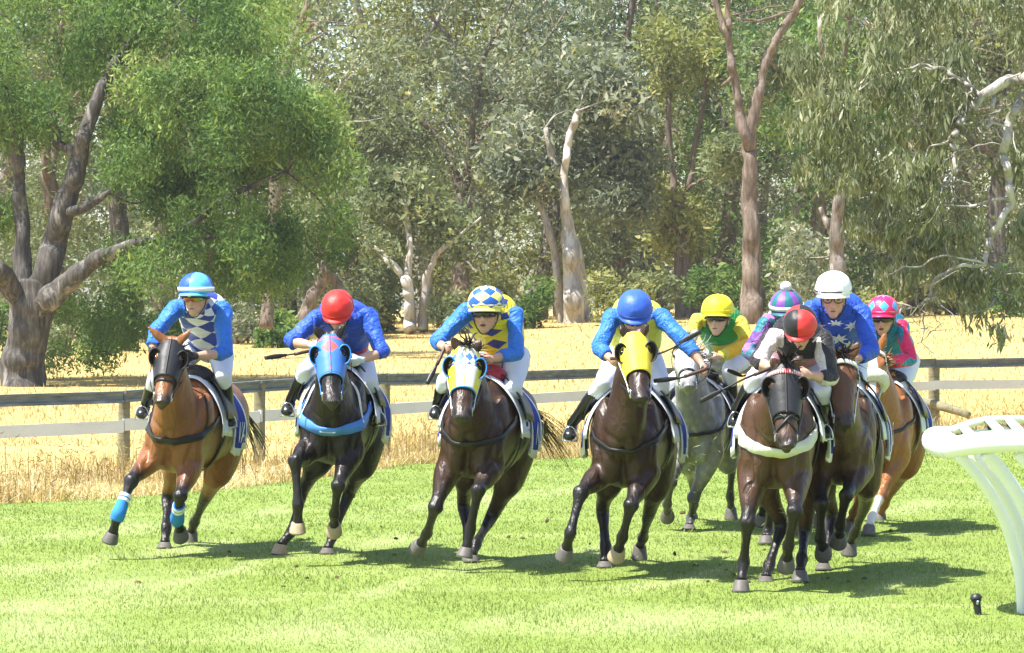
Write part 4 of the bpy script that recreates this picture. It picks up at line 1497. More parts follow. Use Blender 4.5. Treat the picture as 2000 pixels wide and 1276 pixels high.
    for i, sg in enumerate((-1, 1)):
        ep = c['ears'][i]
        eb = poll + hs * sg * 0.058 * g + a * 0.01 - hn * 0.045 * g
        et = at(ep[0], ep[1], eb.y - 0.02)
        ed = et - eb
        if ed.length > 0.21:
            ed = ed.normalized() * 0.21
            et = eb + ed
        P = [eb - ed * 0.12, eb + ed * 0.2, eb + ed * 0.5, eb + ed * 0.8, et]
        parts.append(limb(P, [(0.030, 0.026), (0.044, 0.025), (0.043, 0.021), (0.025, 0.015), (0.006, 0.006)], tuple(hn), 20, 12).mesh())
    H.eb = eb
    # neck
    throat = poll + a * 0.16 * HL - hn * 0.10 * g
    n0, n1 = L(-0.30, 0, 0.12), L(0.02, 0, 0.17)
    pth = [n0, n1, n1 * 0.55 + throat * 0.45 + u * 0.015, throat * 0.82 + n1 * 0.18, throat]
    ax_ = [(pth[min(i + 1, 4)] - pth[max(i - 1, 0)]).normalized() for i in range(5)]
    bb = [(u - x * u.dot(x)).normalized() for x in ax_]
    ss_ = [(s * (1 - i / 4) + hs * (i / 4)) for i in range(5)]
    neck = Loft(pth, [v_.normalized() * w for v_, w in zip(ss_, (0.205, 0.168, 0.124, 0.100, 0.080))], [v_ * h for v_, h in zip(bb, (0.33, 0.28, 0.205, 0.155, 0.12))], 26, 22, 2.1, 0.25)
    H.neck = neck
    parts.append(neck.mesh())
    # legs
    H.legs = []
    for i, sg in enumerate((-1, 1)):
        elbow = L(-0.10, sg * 0.155, -0.17)
        sh = L(-0.03, sg * 0.135, 0.0)
        (kx, ky, kf), (fx, fy, ff), (hx, hy, hf) = c['fore'][i]
        kn = reach(elbow, kx, ky, 0.44, kf)
        fe = reach(kn, fx, fy, 0.31, ff)
        ho = reach(fe, hx, hy, 0.155, hf)
        P = [sh, elbow, elbow * 0.6 + kn * 0.4, elbow * 0.18 + kn * 0.82, kn, kn * 0.8 + fe * 0.2, kn * 0.45 + fe * 0.55, kn * 0.12 + fe * 0.88, fe, fe * 0.45 + ho * 0.55, ho]
        R = [0.10, (0.110, 0.142), (0.090, 0.110), (0.054, 0.060), (0.066, 0.066), (0.042, 0.049), (0.033, 0.044), (0.037, 0.048), (0.049, 0.055), (0.036, 0.041), (0.048, 0.050)]
        lf = limb(P, R, tuple(f), 54, 14)
        parts.append(lf.mesh())
        H.legs.append(dict(P=[elbow, kn, fe, ho], kind='fore', sg=sg, loft=lf))
    for i, sg in enumerate((-1, 1)):
        hip = L(-1.30, sg * 0.13, 0.06)
        stifle = L(-1.04, sg * 0.185, -0.27)
        (kx, ky, kf), (fx, fy, ff), (hx, hy, hf) = c['hind'][i]
        hk = reach(stifle, kx, ky, 0.50, kf)
        fe = reach(hk, fx, fy, 0.40, ff)
        ho = reach(fe, hx, hy, 0.155, hf)
        P = [hip, hip * 0.4 + stifle * 0.6, stifle * 0.75 + hk * 0.25, stifle * 0.4 + hk * 0.6, hk * 0.9 + stifle * 0.1, hk * 0.85 + fe * 0.15, hk * 0.45 + fe * 0.55, hk * 0.12 + fe * 0.88, fe, fe * 0.45 + ho * 0.55, ho]
        R = [(0.15, 0.22), (0.145, 0.20), (0.115, 0.145), (0.070, 0.092), (0.056, 0.076), (0.048, 0.062), (0.034, 0.044), (0.038, 0.048), (0.049, 0.055), (0.036, 0.041), (0.048, 0.050)]
        lf = limb(P, R, tuple(f), 54, 14)
        parts.append(lf.mesh())
        H.legs.append(dict(P=[stifle, hk, fe, ho], kind='hind', sg=sg, loft=lf))
    me = voxel_fuse(parts, 0.0175, 5, 0.5)
    V = coords(me)
    # nostril hollows
    N = np.empty(len(me.vertices) * 3, np.float32)
    me.vertices.foreach_get('normal', N)
    N = N.reshape(-1, 3)
    nm = np.zeros(len(V))
    for sg in (-1, 1):
        nc = np.array(poll + a * 0.945 * HL + hs * sg * 0.052 * g - hn * 0.028 * g)
        d = np.linalg.norm((V - nc) @ np.array([tuple(hs * 1.0), tuple(a * 0.75), tuple(hn)]).T, axis=1)
        w = np.clip(1 - d / (0.03 * g), 0, 1)
        nm = np.maximum(nm, w)
    # muscle relief
    rel0 = V - np.array(poll)
    hd0 = (rel0 @ np.array(a) > -0.05) & (np.linalg.norm(rel0, axis=1) < 0.75) & (np.abs(rel0 @ np.array(hs)) < 0.14) & (rel0 @ np.array(hn) > -0.30)
    mus = np.array([noise.noise(Vector((v[0] * 6.0, v[1] * 4.0, v[2] * 3.6)) + Vector((c['seed'] * 3.1, 0, 0))) for v in V])
    hgt_ = np.clip((V[:, 2] - 0.55) / 0.3, 0, 1) * np.where(hd0, 0.15, 1.0)
    V = V + N * (np.clip(mus, -0.5, 0.5) * 0.020 * hgt_)[:, None]
    relO = V - np.array(O)
    fa_, sb_, uc_ = relO @ np.array(f), relO @ np.array(s), relO @ np.array(u)
    win = ss(-0.34, -0.26, uc_) * (1 - ss(0.0, 0.10, uc_)) * ss(-0.08, 0.02, fa_)
    cleft = np.exp(-(sb_ / 0.020) ** 2) * win * 0.026
    side_ = np.exp(-((np.abs(sb_) - 0.175 - 0.22 * (uc_ + 0.10)) / 0.022) ** 2) * ss(-0.30, -0.2, uc_) * (1 - ss(0.05, 0.16, uc_)) * ss(-0.14, -0.04, fa_) * 0.020
    base_ = np.exp(-((uc_ - 0.055 - 0.5 * np.abs(sb_)) / 0.022) ** 2) * (1 - ss(0.12, 0.18, np.abs(sb_))) * ss(-0.02, 0.06, fa_) * 0.012
    V = V - N * (cleft + side_ + base_)[:, None]
    V2 = V - N * (np.minimum(nm * 1.6, 1) * 0.018 * g)[:, None]
    # lip line
    me.vertices.foreach_set('co', V2.astype(np.float32).ravel())
    me.update()
    # coat colours
    rgb = np.repeat(col[None, :], len(V), 0)
    dark = np.array(c.get('dark', (0.012, 0.010, 0.010)))
    belly = ((V - np.array(O)) @ np.array(u))
    legmask = np.zeros(len(V))
    for j, lg in enumerate(H.legs):
        e_, k_, f_, h_ = lg['P']
        d0, t0 = seg_dist(V, e_, k_)
        d1, t1 = seg_dist(V, k_, f_)
        d2, t2 = seg_dist(V, f_, h_)
        near = np.minimum(d1, d2) < 0.085
        pts_on = np.where(near, 1.0, 0.0)
        up_ = (d0 < 0.11) & ~near
        m = np.where(up_, ss(0.45 if lg['kind'] == 'fore' else 0.62, 0.95, t0), pts_on)
        own = np.minimum(np.minimum(d0, d1), d2)
        m = np.where(own < 0.12, m, 0) * c.get('points', 1.0)
        rgb = rgb * (1 - m[:, None]) + dark * m[:, None]
        if j in c.get('socks', {}):
            wt, colr = c['socks'][j]
            sm = np.where((np.minimum(d1, d2) < 0.08), ss(wt, wt + 0.08, np.where(d2 < d1, 1.0, t1)), 0)
            rgb = rgb * (1 - sm[:, None]) + np.array(colr) * sm[:, None]
    # head: dark muzzle, nostrils, optional blaze
    rel = V - np.array(poll)
    ht = rel @ np.array(a) / HL
    hx_ = rel @ np.array(hs)
    hz = rel @ np.array(hn)
    onhead = (np.abs(hx_) < 0.13) & (ht > -0.1) & (ht < 1.1) & (hz > -0.32) & (hz < 0.08)
    mzl = np.where(onhead, ss(0.80, 0.97, ht) * c.get('muzzle_dark', 0.85), 0)
    rgb = rgb * (1 - mzl[:, None]) + np.array(c.get('muzcol', (0.03, 0.025, 0.024))) * mzl[:, None]
    if 'blaze' in c:
        w0, t0_, t1_ = c['blaze']
        bl = np.where(onhead & (hz > -0.09), (1 - ss(w0 * 0.75, w0 * 1.1, np.abs(hx_ + 0.008 * np.sin(ht * 9)))) * ss(t0_, t0_ + 0.1, ht) * (1 - ss(t1_, t1_ + 0.1, ht)), 0)
        rgb = rgb * (1 - bl[:, None]) + np.array((0.66, 0.62, 0.57)) * bl[:, None]
    sh_ = np.where(onhead, np.clip(nm * 1.7, 0, 1), 0)
    rgb = rgb * (1 - sh_[:, None]) + np.array((0.008, 0.006, 0.006)) * sh_[:, None]
    if 'headcol' in c:
        hm = np.where(onhead, 1 - ss(0.75, 0.95, ht), 0)
        rgb = rgb * (1 - hm[:, None]) + np.array(c['headcol']) * hm[:, None]
    set_color(me, 'coat', rgb)
    me.name = 'body'
    body = finish(bpy.data.objects.new('body', me), c.get('mat', M_COAT), root, True)
    H.body = body
    bv = BVHTree.FromPolygons([tuple(v) for v in V2], [tuple(p.vertices) for p in me.polygons])
    H.bvh = bv

    def snap(p, off=0.004):
        loc, nrm, idx, dist = bv.find_nearest(Vector(p))
        if (Vector(p) - loc).dot(nrm) < -0.25:
            pass
        return loc + nrm * off, nrm
    H.snap = snap

    def strap(name, pts, w, mat, par=root, off=0.003, th=0.006, nr=None):
        P_ = crom(np.array([tuple(p) for p in pts]), nr or len(pts) * 5)
        sp = [snap(p, off) for p in P_]
        nrm = np.array([tuple(x[1]) for x in sp])
        pos = np.array([tuple(x[0]) for x in sp])
        for _ in range(2):
            nrm[1:-1] = (nrm[:-2] + nrm[1:-1] * 2 + nrm[2:]) / 4
            pos[1:-1] = (pos[:-2] + pos[1:-1] * 2 + pos[2:]) / 4
        return mesh_obj(name, band(pos, nrm, w, th, len(P_)), mat, par)
    H.strap = strap
    # hooves
    for j, lg in enumerate(H.legs):
        e_, k_, fe, ho = lg['P']
        dr = (ho - fe).normalized()
        low = ho.z < 0.17
        if low:
            ax2 = (dr * 0.35 + Vector((0, 0, -1))).normalized()
        else:
            ax2 = dr
        fw = f - ax2 * f.dot(ax2)
        fw.normalize()
        sw = ax2.cross(fw)
        top = ho - ax2 * 0.01
        Ls = 0.075
        if low:
            Ls = max(0.05, min(0.10, (top.z - 0.004) / max(0.3, -ax2.z)))
        P = [top, top + ax2 * 0.012 + fw * 0.003, top + ax2 * Ls * 0.6 + fw * 0.014, top + ax2 * Ls + fw * 0.022]
        W = [0.046, 0.051, 0.059, 0.066]
        Dp = [0.048, 0.054, 0.064, 0.073]
        hm_ = M_HOOF_TAN if j in c.get('tan', ()) else M_HOOF
        hoof = mesh_obj('hoof', Loft(P, [sw * w_ for w_ in W], [fw * d_ for d_ in Dp], 10, 18, 2.1).mesh(), hm_, root)
        pc = P[-1]
        ring_ = [pc + ax2 * 0.002 + (sw * 0.058 * math.sin(t_) + fw * 0.063 * math.cos(t_)) for t_ in np.linspace(-2.3, 2.3, 12)]
        mesh_obj('horseshoe', limb(ring_, [(0.008, 0.004)] * 12, tuple(ax2), 24, 6).mesh(), M_SHOE, hoof)
    # eyes
    for sg in (-1, 1):
        e = poll + a * 0.285 * HL + hs * sg * 0.11 * g - hn * 0.045 * g
        e2, nrm = snap(e, 0.0)
        mesh_obj('eye', ellipsoid(e2 - nrm * 0.008, hs * 0.021, a * 0.023, hn * 0.021, 12, 8), M_EYE, root)
    # tail
    dock = L(-1.68, 0, 0.22)
    tm = c.get('tailmat', M_HAIR_BLACK)
    tdir = c.get('tail', (0.25, 0, -0.25))
    hair('tail', [dock, dock + f * -0.03], [(-f + s * tdir[0] + u * tdir[2])] * 2, c.get('taillen', 0.75), tm, root, 60, 0.010, rng, 0.75, 0.08)
    # mane and forelock
    mr = [neck.point(math.pi / 2, v_) for v_ in (0.45, 0.7, 0.95)]
    md = [s * c.get('maneside', 0.6) + u * 0.6 - f * 0.5] * 3
    hair('mane', mr, md, c.get('manelen', 0.16), tm, root, 46, 0.012, rng, 0.6, 0.2)
    if c.get('forelock', True):
        hair('forelock', [poll - hn * 0.03 - hs * 0.02, poll - hn * 0.03 + hs * 0.02], [hn * 0.7 - a * 0.35 + u * 0.1] * 2, c.get('forelen', 0.14), tm, root, 26, 0.010, rng, 0.9, 0.25)
    return H


def head_pt(H, t_, sx, back):
    g = H.HL / 0.60
    return H.poll + H.a * t_ * H.HL + H.hs * sx * g - H.hn * back * g


def hood(H, mat, cupmat, cups=True, t1=0.60, ringmat=None, edge=None):
    """fitted blinker hood with eye cups"""
    g = H.HL / 0.60
    v0, v1 = H.hv(0.02), H.hv(t1)
    V, F, U = [], [], []
    nv, nt = 26, 40
    for i in range(nv + 1):
        for j in range(nt + 1):
            th = math.pi / 2 + (j / nt - 0.5) * 2 * math.radians(150)
            # lower edge arched over the nose, longer at the cheeks
            side = abs(j / nt - 0.5) * 2
            vv_ = v0 + (v1 - v0 + 0.055 * (side ** 2) * (1 if side < 0.8 else 1)) * i / nv
            V.append(tuple(H.head.point(th, vv_, 0.0105)))
            U.append((j / nt, 1 - i / nv))
    for i in range(nv):
        for j in range(nt):
            m = nt + 1
            F.append((i * m + j, i * m + j + 1, (i + 1) * m + j + 1, (i + 1) * m + j))
    o = mesh_obj('hood', (np.array(V), F, np.array(U)), mat, H.root, wob=0.0015, wobs=25)
    sol = o.modifiers.new('thickness', 'SOLIDIFY')
    sol.thickness = 0.004
    sol.offset = 1
    sm_ = [H.head.point(math.pi / 2, v0 + (v1 - v0) * i / 8, 0.0165) for i in range(9)]
    mesh_obj('hood_seam', band(sm_, [H.hn] * 9, 0.012, 0.003), ringmat or mat, o)
    if edge:
        ed = [V[nv * (nt + 1) + j] for j in range(0, nt + 1, 2)]
        mesh_obj('hood_binding', tube(ed, 0.006, 6, (0, 0, 1), 50), edge, o)
    if cups:
        for sg in (-1, 1):
            e = head_pt(H, 0.29, sg * 0.098, 0.045)
            out = (H.hs * sg * 0.80 + H.hn * 0.25 - H.a * 0.18).normalized()
            opn = (H.hn * 0.85 + H.a * 0.42 + H.hs * sg * 0.10).normalized()
            z = opn
            x = (H.a - z * H.a.dot(z)).normalized()
            y = z.cross(x)
            R = 0.056 * g
            Vc, Fc = [], []
            na, nb_ = 20, 8
            for i in range(nb_ + 1):
                ph = math.pi / 2 * i / nb_
                for j in range(na + 1):
                    th = 2 * math.pi * j / na
                    d = (x * math.cos(th) * 1.32 + y * math.sin(th) * 0.86) * math.sin(ph) - z * math.cos(ph) * 1.0
                    Vc.append(tuple(e + d * R + z * 0.020 * g + H.hs * sg * 0.012))
            m = na + 1
            for i in range(nb_):
                for j in range(na):
                    Fc.append((i * m + j, i * m + j + 1, (i + 1) * m + j + 1, (i + 1) * m + j))
            cup = mesh_obj('eye_cup', (np.array(Vc), Fc, np.zeros((len(Vc), 2))), cupmat, o)
            sol = cup.modifiers.new('thickness', 'SOLIDIFY')
            sol.thickness = 0.004
            Vi = [tuple(e + z * 0.020 * g + H.hs * sg * 0.012 + (Vector(q_) - (e + z * 0.020 * g + H.hs * sg * 0.012)) * 0.90) for q_ in Vc]
            mesh_obj('cup_shade_shell', (np.array(Vi), Fc, np.zeros((len(Vi), 2))), M_CUP_SHADE, cup)  # added dark shell stands in for the shade within the cup
            rim = [Vc[nb_ * m + j] for j in range(na + 1)]
            mesh_obj('cup_rim', tube(rim, 0.0055, 6, tuple(z), 40), ringmat or cupmat, cup)
    return o


def bridle(H, mat, noseband=True, crown=True, brow=None, bit=True, cross=False):
    b = empty_part = None
    out = []
    if noseband:
        ring = [head_pt(H, 0.66, 0.075 * math.sin(t_), 0.075 - 0.09 * math.cos(t_)) for t_ in np.linspace(0, 2 * math.pi, 17)]
        out.append(H.strap('noseband', ring, 0.026, mat, nr=40))
    if cross:
        out.append(H.strap('cross_noseband', [head_pt(H, 0.60, -0.065, 0.04), head_pt(H, 0.70, 0, -0.01), head_pt(H, 0.84, 0.065, 0.05)], 0.016, mat, off=0.006))
        out.append(H.strap('cross_noseband', [head_pt(H, 0.60, 0.065, 0.04), head_pt(H, 0.70, 0, -0.01), head_pt(H, 0.84, -0.065, 0.05)], 0.016, mat, off=0.008))
    for sg in (-1, 1):
        if crown:
            H.strap('cheek_strap', [head_pt(H, 0.03, sg * 0.09, 0.07), head_pt(H, 0.2, sg * 0.12, 0.12), head_pt(H, 0.45, sg * 0.11, 0.13), head_pt(H, 0.68, sg * 0.08, 0.10), head_pt(H, 0.82, sg * 0.07, 0.095)], 0.019, mat, off=0.013)
        if bit:
            p, n_ = H.snap(head_pt(H, 0.84, sg * 0.08, 0.10), 0.008)
            ringp = [p + H.a * 0.034 * math.cos(t_) + H.hn * 0.034 * math.sin(t_) for t_ in np.linspace(0, 2 * math.pi, 17)]
            mesh_obj('bit_ring', tube(ringp, 0.0055, 6, tuple(H.hs), 34), M_STEEL, H.root)
            setattr(H, 'bitR' if sg > 0 else 'bitL', p)
    if brow:
        H.strap('browband', [head_pt(H, 0.13, -0.10, 0.10), head_pt(H, 0.13, -0.085, 0.02), head_pt(H, 0.12, 0, -0.02), head_pt(H, 0.13, 0.085, 0.02), head_pt(H, 0.13, 0.10, 0.10)], 0.034, brow, off=0.014, th=0.010)


def breastplate(H, mat, w=0.05, drop=0.0, neckstrap=True):
    L = H.L
    pts = [L(-0.42, -0.30, 0.20 + drop), L(-0.22, -0.32, 0.13 + drop), L(-0.02, -0.27, 0.07 + drop), L(0.13, -0.14, 0.01 + drop), L(0.2, 0, -0.01 + drop),
           L(0.13, 0.14, 0.01 + drop), L(-0.02, 0.27, 0.07 + drop), L(-0.22, 0.32, 0.13 + drop), L(-0.42, 0.30, 0.20 + drop)]
    o = H.strap('breastplate', pts, w, mat, off=0.006, th=0.012, nr=60)
    if neckstrap:
        for sg in (-1, 1):
            H.strap('neck_strap', [L(-0.06, sg * 0.28, 0.08 + drop), L(-0.08, sg * 0.24, 0.22), L(-0.12, sg * 0.17, 0.38), L(-0.14, sg * 0.06, 0.50)], 0.018, mat, off=0.006)
    return o


def cloth_patch(H, name, f0, f1, bot, mat, par, off=0.02, flare=0.03, n=(18, 34), bot_curve=0.0, th=0.006):
    V, F, U = [], [], []
    nv, nt = n
    a0 = math.radians(bot)
    for i in range(nv + 1):
        fa = f0 + (f1 - f0) * i / nv
        v = H.tv(fa)
        ext = bot_curve * math.sin(math.pi * i / nv)
        for j in range(nt + 1):
            x = j / nt * 2 - 1                     # -1 .. 1 across the back
            th_ = math.pi / 2 - x * (math.pi / 2 - a0 + ext)
            e = off + flare * abs(x) ** 2.2 * (1 + 0.35 * math.sin(i * 1.1 + x * 2))
            V.append(tuple(H.trunk.point(th_, v, e)))
            U.append((j / nt, i / nv))
    m = nt + 1
    for i in range(nv):
        for j in range(nt):
            F.append((i * m + j, i * m + j + 1, (i + 1) * m + j + 1, (i + 1) * m + j))
    o = mesh_obj(name, (np.array(V), F, np.array(U)), mat, par)
    sol = o.modifiers.new('thickness', 'SOLIDIFY')
    sol.thickness = th
    sol.offset = 0
    return o


def border_cloth(name, col, edge=(0.72, 0.73, 0.76), w=(0.035, 0.09)):
    t = NT(name)
    u, v = t.uv()
    eu = t.math('MINIMUM', u, t.math('SUBTRACT', 1.0, u))
    ev = t.math('MINIMUM', v, t.math('SUBTRACT', 1.0, v))
    fm = t.math('MAXIMUM', t.math('LESS_THAN', eu, w[0]), t.math('LESS_THAN', ev, w[1]))
    n2 = t.noise(45.0, 3)
    t.base(t.mix(1.0, t.mix(fm, col, edge), t.math('MULTIPLY_ADD', n2, 0.2, 0.9), 'MULTIPLY'))
    t.set(rough=0.7, spec=0.25)
    t.bump(t.noise(9.0, 3), 0.5, 0.02)
    return t.m


M_CLOTH_BLUE = border_cloth('blue_saddle_cloth', (0.02, 0.04, 0.30))
M_CLOTH_WHITE = border_cloth('white_saddle_cloth', (0.60, 0.64, 0.74), (0.74, 0.75, 0.78), (0.02, 0.05))
M_SAD_BLACK = M_LEATHER
M_SAD_RED = simple('red_saddle', (0.35, 0.02, 0.04), 0.4, 0.4, 0.2, 40, 0.2)


def saddlery(H, c):
    L = H.L
    pad = cloth_patch(H, 'saddle_pad', -0.34, -0.70, c.get('padbot', -4), M_CLOTH_WHITE, H.root, 0.018, c.get('flare', 0.035) + 0.005)
    cl = cloth_patch(H, 'saddle_cloth', -0.60, -0.98, c.get('clothbot', -17), M_CLOTH_BLUE, H.root, 0.036, c.get('flare', 0.035) + 0.02, bot_curve=0.12)
    txt = c.get('cloth_text')
    if txt:
        def surf(x, y):
            fa = -0.80 - x
            ang = math.radians(-1) + y * 3.0
            return H.trunk.point(ang, H.tv(fa), 0.036 + (c.get('flare', 0.035) + 0.02) * 0.98 + 0.016)
        text_on('cloth_lettering', txt, 0.15, surf, M_PRINTW, cl)
    # saddle: small racing saddle with flaps
    sm = c.get('saddle', M_SAD_BLACK)
    secs = [(-0.40, 0.10, 0.05), (-0.47, 0.14, 0.075), (-0.58, 0.135, 0.055), (-0.70, 0.15, 0.05), (-0.80, 0.13, 0.065), (-0.86, 0.08, 0.03)]
    P = [H.trunk.point(math.pi / 2, H.tv(a_), 0.035) for a_, w, h in secs]
    mesh_obj('saddle', Loft(P, [H.s * w for a_, w, h in secs], [H.u * h for a_, w, h in secs], 24, 18).mesh(), sm, H.root)
    for sg in (-1, 1):
        V, F, U = [], [], []
        for i in range(9):
            for j in range(9):
                fa = -0.42 - 0.30 * i / 8 + 0.05 * j / 8
                th_ = math.radians(70) - math.radians(60) * j / 8
                th_ = th_ if sg > 0 else math.pi - th_
                V.append(tuple(H.trunk.point(th_, H.tv(fa), 0.075 + 0.01 * j / 8)))
                U.append((i / 8, j / 8))
        for i in range(8):
            for j in range(8):
                F.append((i * 9 + j, i * 9 + j + 1, (i + 1) * 9 + j + 1, (i + 1) * 9 + j))
        o = mesh_obj('saddle_flap', (np.array(V), F, np.array(U)), M_LEATHER, H.root)
        o.modifiers.new('thickness', 'SOLIDIFY').thickness = 0.008
    ring = [H.trunk.point(t_, H.tv(-0.55), 0.012) for t_ in np.linspace(math.radians(-200), math.radians(20), 16)]
    nr = [(Vector(p) - L(-0.55, 0, 0.07)).normalized() for p in ring]
    mesh_obj('girth', band(ring, nr, 0.075, 0.008, 50), c.get('girthmat', M_LEATHER), H.root)

SKIN = (0.52, 0.30, 0.21)


def arc_strip(fr, a0, a1, rx, ry, z0, z1, n=20, dz=0.0, th=0.004):
    """curved strip round the head; fr(x, y, z) maps head space to world"""
    V, F, U = [], [], []
    for i in range(n + 1):
        t_ = a0 + (a1 - a0) * i / n
        k = 1 - abs(2 * i / n - 1) ** 3 * dz
        for z in (z0 + (z1 - z0) * 0.5 * (1 - k), z1 - (z1 - z0) * 0.5 * (1 - k)):
            V.append(tuple(fr(rx * math.sin(t_), ry * math.cos(t_), z)))
            U.append((i / n, 0 if z == z0 else 1))
        for z in (z0 + (z1 - z0) * 0.5 * (1 - k), z1 - (z1 - z0) * 0.5 * (1 - k)):
            V.append(tuple(fr((rx + th) * math.sin(t_), (ry + th) * math.cos(t_), z)))
            U.append((i / n, 0 if z == z0 else 1))
    for i in range(n):
        a, b = i * 4, (i + 1) * 4
        F += [(a, a + 1, b + 1, b), (a + 2, b + 2, b + 3, a + 3), (a + 1, a + 3, b + 3, b + 1), (a, b, b + 2, a + 2)]
    F += [(0, 2, 3, 1), (n * 4, n * 4 + 1, n * 4 + 3, n * 4 + 2)]
    return np.array(V), F, np.array(U)


def build_jockey(H, c):
    J = Horse()
    rng = np.random.default_rng(c['seed'] + 50)
    L, O, f, s, u = H.L, H.O, H.f, H.s, H.u
    D = O.y
    spx = F_PX / D
    pel = at(*c['pelvis'], D + 0.80) if 'pelvis' in c else L(-0.80, 0, 0.74)
    shl = [at(c['sh'][i][0], c['sh'][i][1], D + c.get('shd', 0.30)) for i in (0, 1)]
    S = (shl[0] + shl[1]) / 2
    side = (shl[1] - shl[0]).normalized()
    elb = [at(c['el'][i][0], c['el'][i][1], D + c.get('eld', (0.16, 0.16))[i]) for i in (0, 1)]
    hnd = [at(c['ha'][i][0], c['ha'][i][1], D + c.get('had', (-0.02, -0.02))[i]) for i in (0, 1)]
    hip = [pel + s * sg * 0.105 - u * 0.03 for sg in (-1, 1)]
    kn, an, to = [], [], []
    for i, sg in enumerate((-1, 1)):
        k_ = c['kn'][i]
        kn.append(at(k_[0], k_[1], D + 0.38) if k_ else L(-0.42, sg * 0.33, 0.40))
        t_ = c['toe'][i]
        tp = at(t_[0], t_[1], D + 0.46) if t_ else L(-0.58, sg * 0.36, 0.0)
        to.append(tp)
        an.append(tp + Vector((0, 0.17, 0.075)) - s * sg * 0.01 + (kn[i] - tp) * 0.04)
    root = empty('person', (pel.x, pel.y, pel.z))
    tag(root, c['jlabel'], 'person', 'jockeys riding the race')
    J.root = root
    # ---- head frame
    hx, yt, yc = c['head']
    hs_ = (yc - yt) / spx / 0.315
    dome = at(hx, yt + 0.125 * hs_ * spx, D + c.get('hdd', 0.06))
    fw = (f + Vector((0, -0.3, 0))).normalized()
    fw.z *= 0.3
    fw.normalize()
    r_ = Vector((0, 0, 1)).cross(fw).normalized()
    if r_.x < 0:
        r_ = -r_
    R1 = Matrix.Rotation(math.radians(c.get('turn', 0)), 3, 'Z')
    fw, r_ = R1 @ fw, R1 @ r_
    R2 = Matrix.Rotation(math.radians(c.get('tilt', 12)), 3, r_)
    up0 = Vector((0, 0, 1))
    if (R2 @ fw).z > fw.z:
        R2 = Matrix.Rotation(-math.radians(c.get('tilt', 12)), 3, r_)
    fw2, up2 = R2 @ fw, R2 @ up0
    R3 = Matrix.Rotation(math.radians(c.get('roll', 0)), 3, fw2)
    r2, up2 = R3 @ r_, R3 @ up2

    def fr(x, y, z):
        return dome + (r2 * x + fw2 * y + up2 * z) * hs_
    J.fr = fr

    def fe_(x, y, z, a, b, d, ns=16, nr=10):
        return ellipsoid(fr(x, y, z), r2 * a * hs_, fw2 * b * hs_, up2 * d * hs_, ns, nr)
    neck0 = fr(0, -0.03, -0.12)
    base_n = S + (S - pel).normalized() * 0.05
    # ---- body: one continuous figure
    parts = [limb([pel - (S - pel) * 0.12, pel, pel * 0.55 + S * 0.45 - f * 0.02 + u * 0.02, pel * 0.2 + S * 0.8, S + (S - pel) * 0.06], [(0.11, 0.09), (0.145, 0.11), (0.13, 0.105), (0.155, 0.11), (0.10, 0.07)], tuple(f), 20, 18).mesh(),
             limb([S, base_n, neck0, fr(0, -0.01, -0.05)], [0.075, 0.062, 0.055, 0.06], tuple(f), 12, 12).mesh(),
             fe_(0, 0.0, -0.02, 0.085, 0.105, 0.115), fe_(0, 0.032, -0.095, 0.066, 0.066, 0.085), fe_(0, 0.058, -0.165, 0.034, 0.036, 0.03),
             limb([fr(0, 0.088, -0.045), fr(0, 0.112, -0.085), fr(0, 0.118, -0.102), fr(0, 0.095, -0.112)], [0.011 * hs_, 0.014 * hs_, 0.017 * hs_, 0.012 * hs_], tuple(up2), 10, 8).mesh(),
             fe_(0.078, -0.01, -0.08, 0.012, 0.022, 0.034, 10, 8), fe_(-0.078, -0.01, -0.08, 0.012, 0.022, 0.034, 10, 8),
             fe_(0.036, 0.072, -0.098, 0.024, 0.02, 0.02, 10, 8), fe_(-0.036, 0.072, -0.098, 0.024, 0.02, 0.02, 10, 8),
             fe_(0, 0.096, -0.128, 0.026, 0.012, 0.008, 10, 8), fe_(0, 0.092, -0.144, 0.024, 0.012, 0.008, 10, 8)]
    J.hand = []
    for i, sg in enumerate((-1, 1)):
        d = (hnd[i] - elb[i])
        dl = d.length
        d = d.normalized()
        wr = hnd[i] - d * 0.045
        parts.append(limb([S * 0.35 + shl[i] * 0.65, shl[i], shl[i] * 0.5 + elb[i] * 0.5, elb[i], elb[i] * 0.55 + wr * 0.45, wr, wr + d * 0.02], [0.055, 0.058, 0.050, 0.043, 0.042, 0.029, 0.028], tuple(f), 30, 12).mesh())
        inw = -s * sg
        inw = (inw - d * inw.dot(d)).normalized()
        kx_ = d.cross(inw).normalized()
        if kx_.z < 0:
            kx_ = -kx_
        parts.append(ellipsoid(wr + d * 0.045, d * 0.052, inw * 0.021, kx_ * 0.043, 12, 8))
        for q in range(4):
            o_ = (1.5 - q) * 0.0205
            ln = (0.95, 1.05, 1.0, 0.8)[q]
            p0 = wr + d * 0.075 + kx_ * o_
            p1 = p0 + (d * 0.75 + inw * 0.45).normalized() * 0.036 * ln
            p2 = p1 + (-d * 0.15 + inw).normalized() * 0.028 * ln
            p3 = p2 + (-d * 0.95 + inw * 0.15).normalized() * 0.024 * ln
            parts.append(limb([p0 - d * 0.02, p0, p1, p2, p3], [0.0095, 0.0105, 0.0098, 0.0092, 0.0075], tuple(kx_), 16, 8).mesh())
        t0 = wr + d * 0.03 + kx_ * 0.030 + inw * 0.012
        parts.append(limb([t0, t0 + (d * 0.6 + kx_ * 0.5 + inw * 0.4).normalized() * 0.034, t0 + (d * 0.85 + kx_ * 0.35 + inw * 0.6).normalized() * 0.064], [0.013, 0.011, 0.008], tuple(kx_), 10, 8).mesh())
        J.hand.append(wr + d * 0.085 + inw * 0.018)
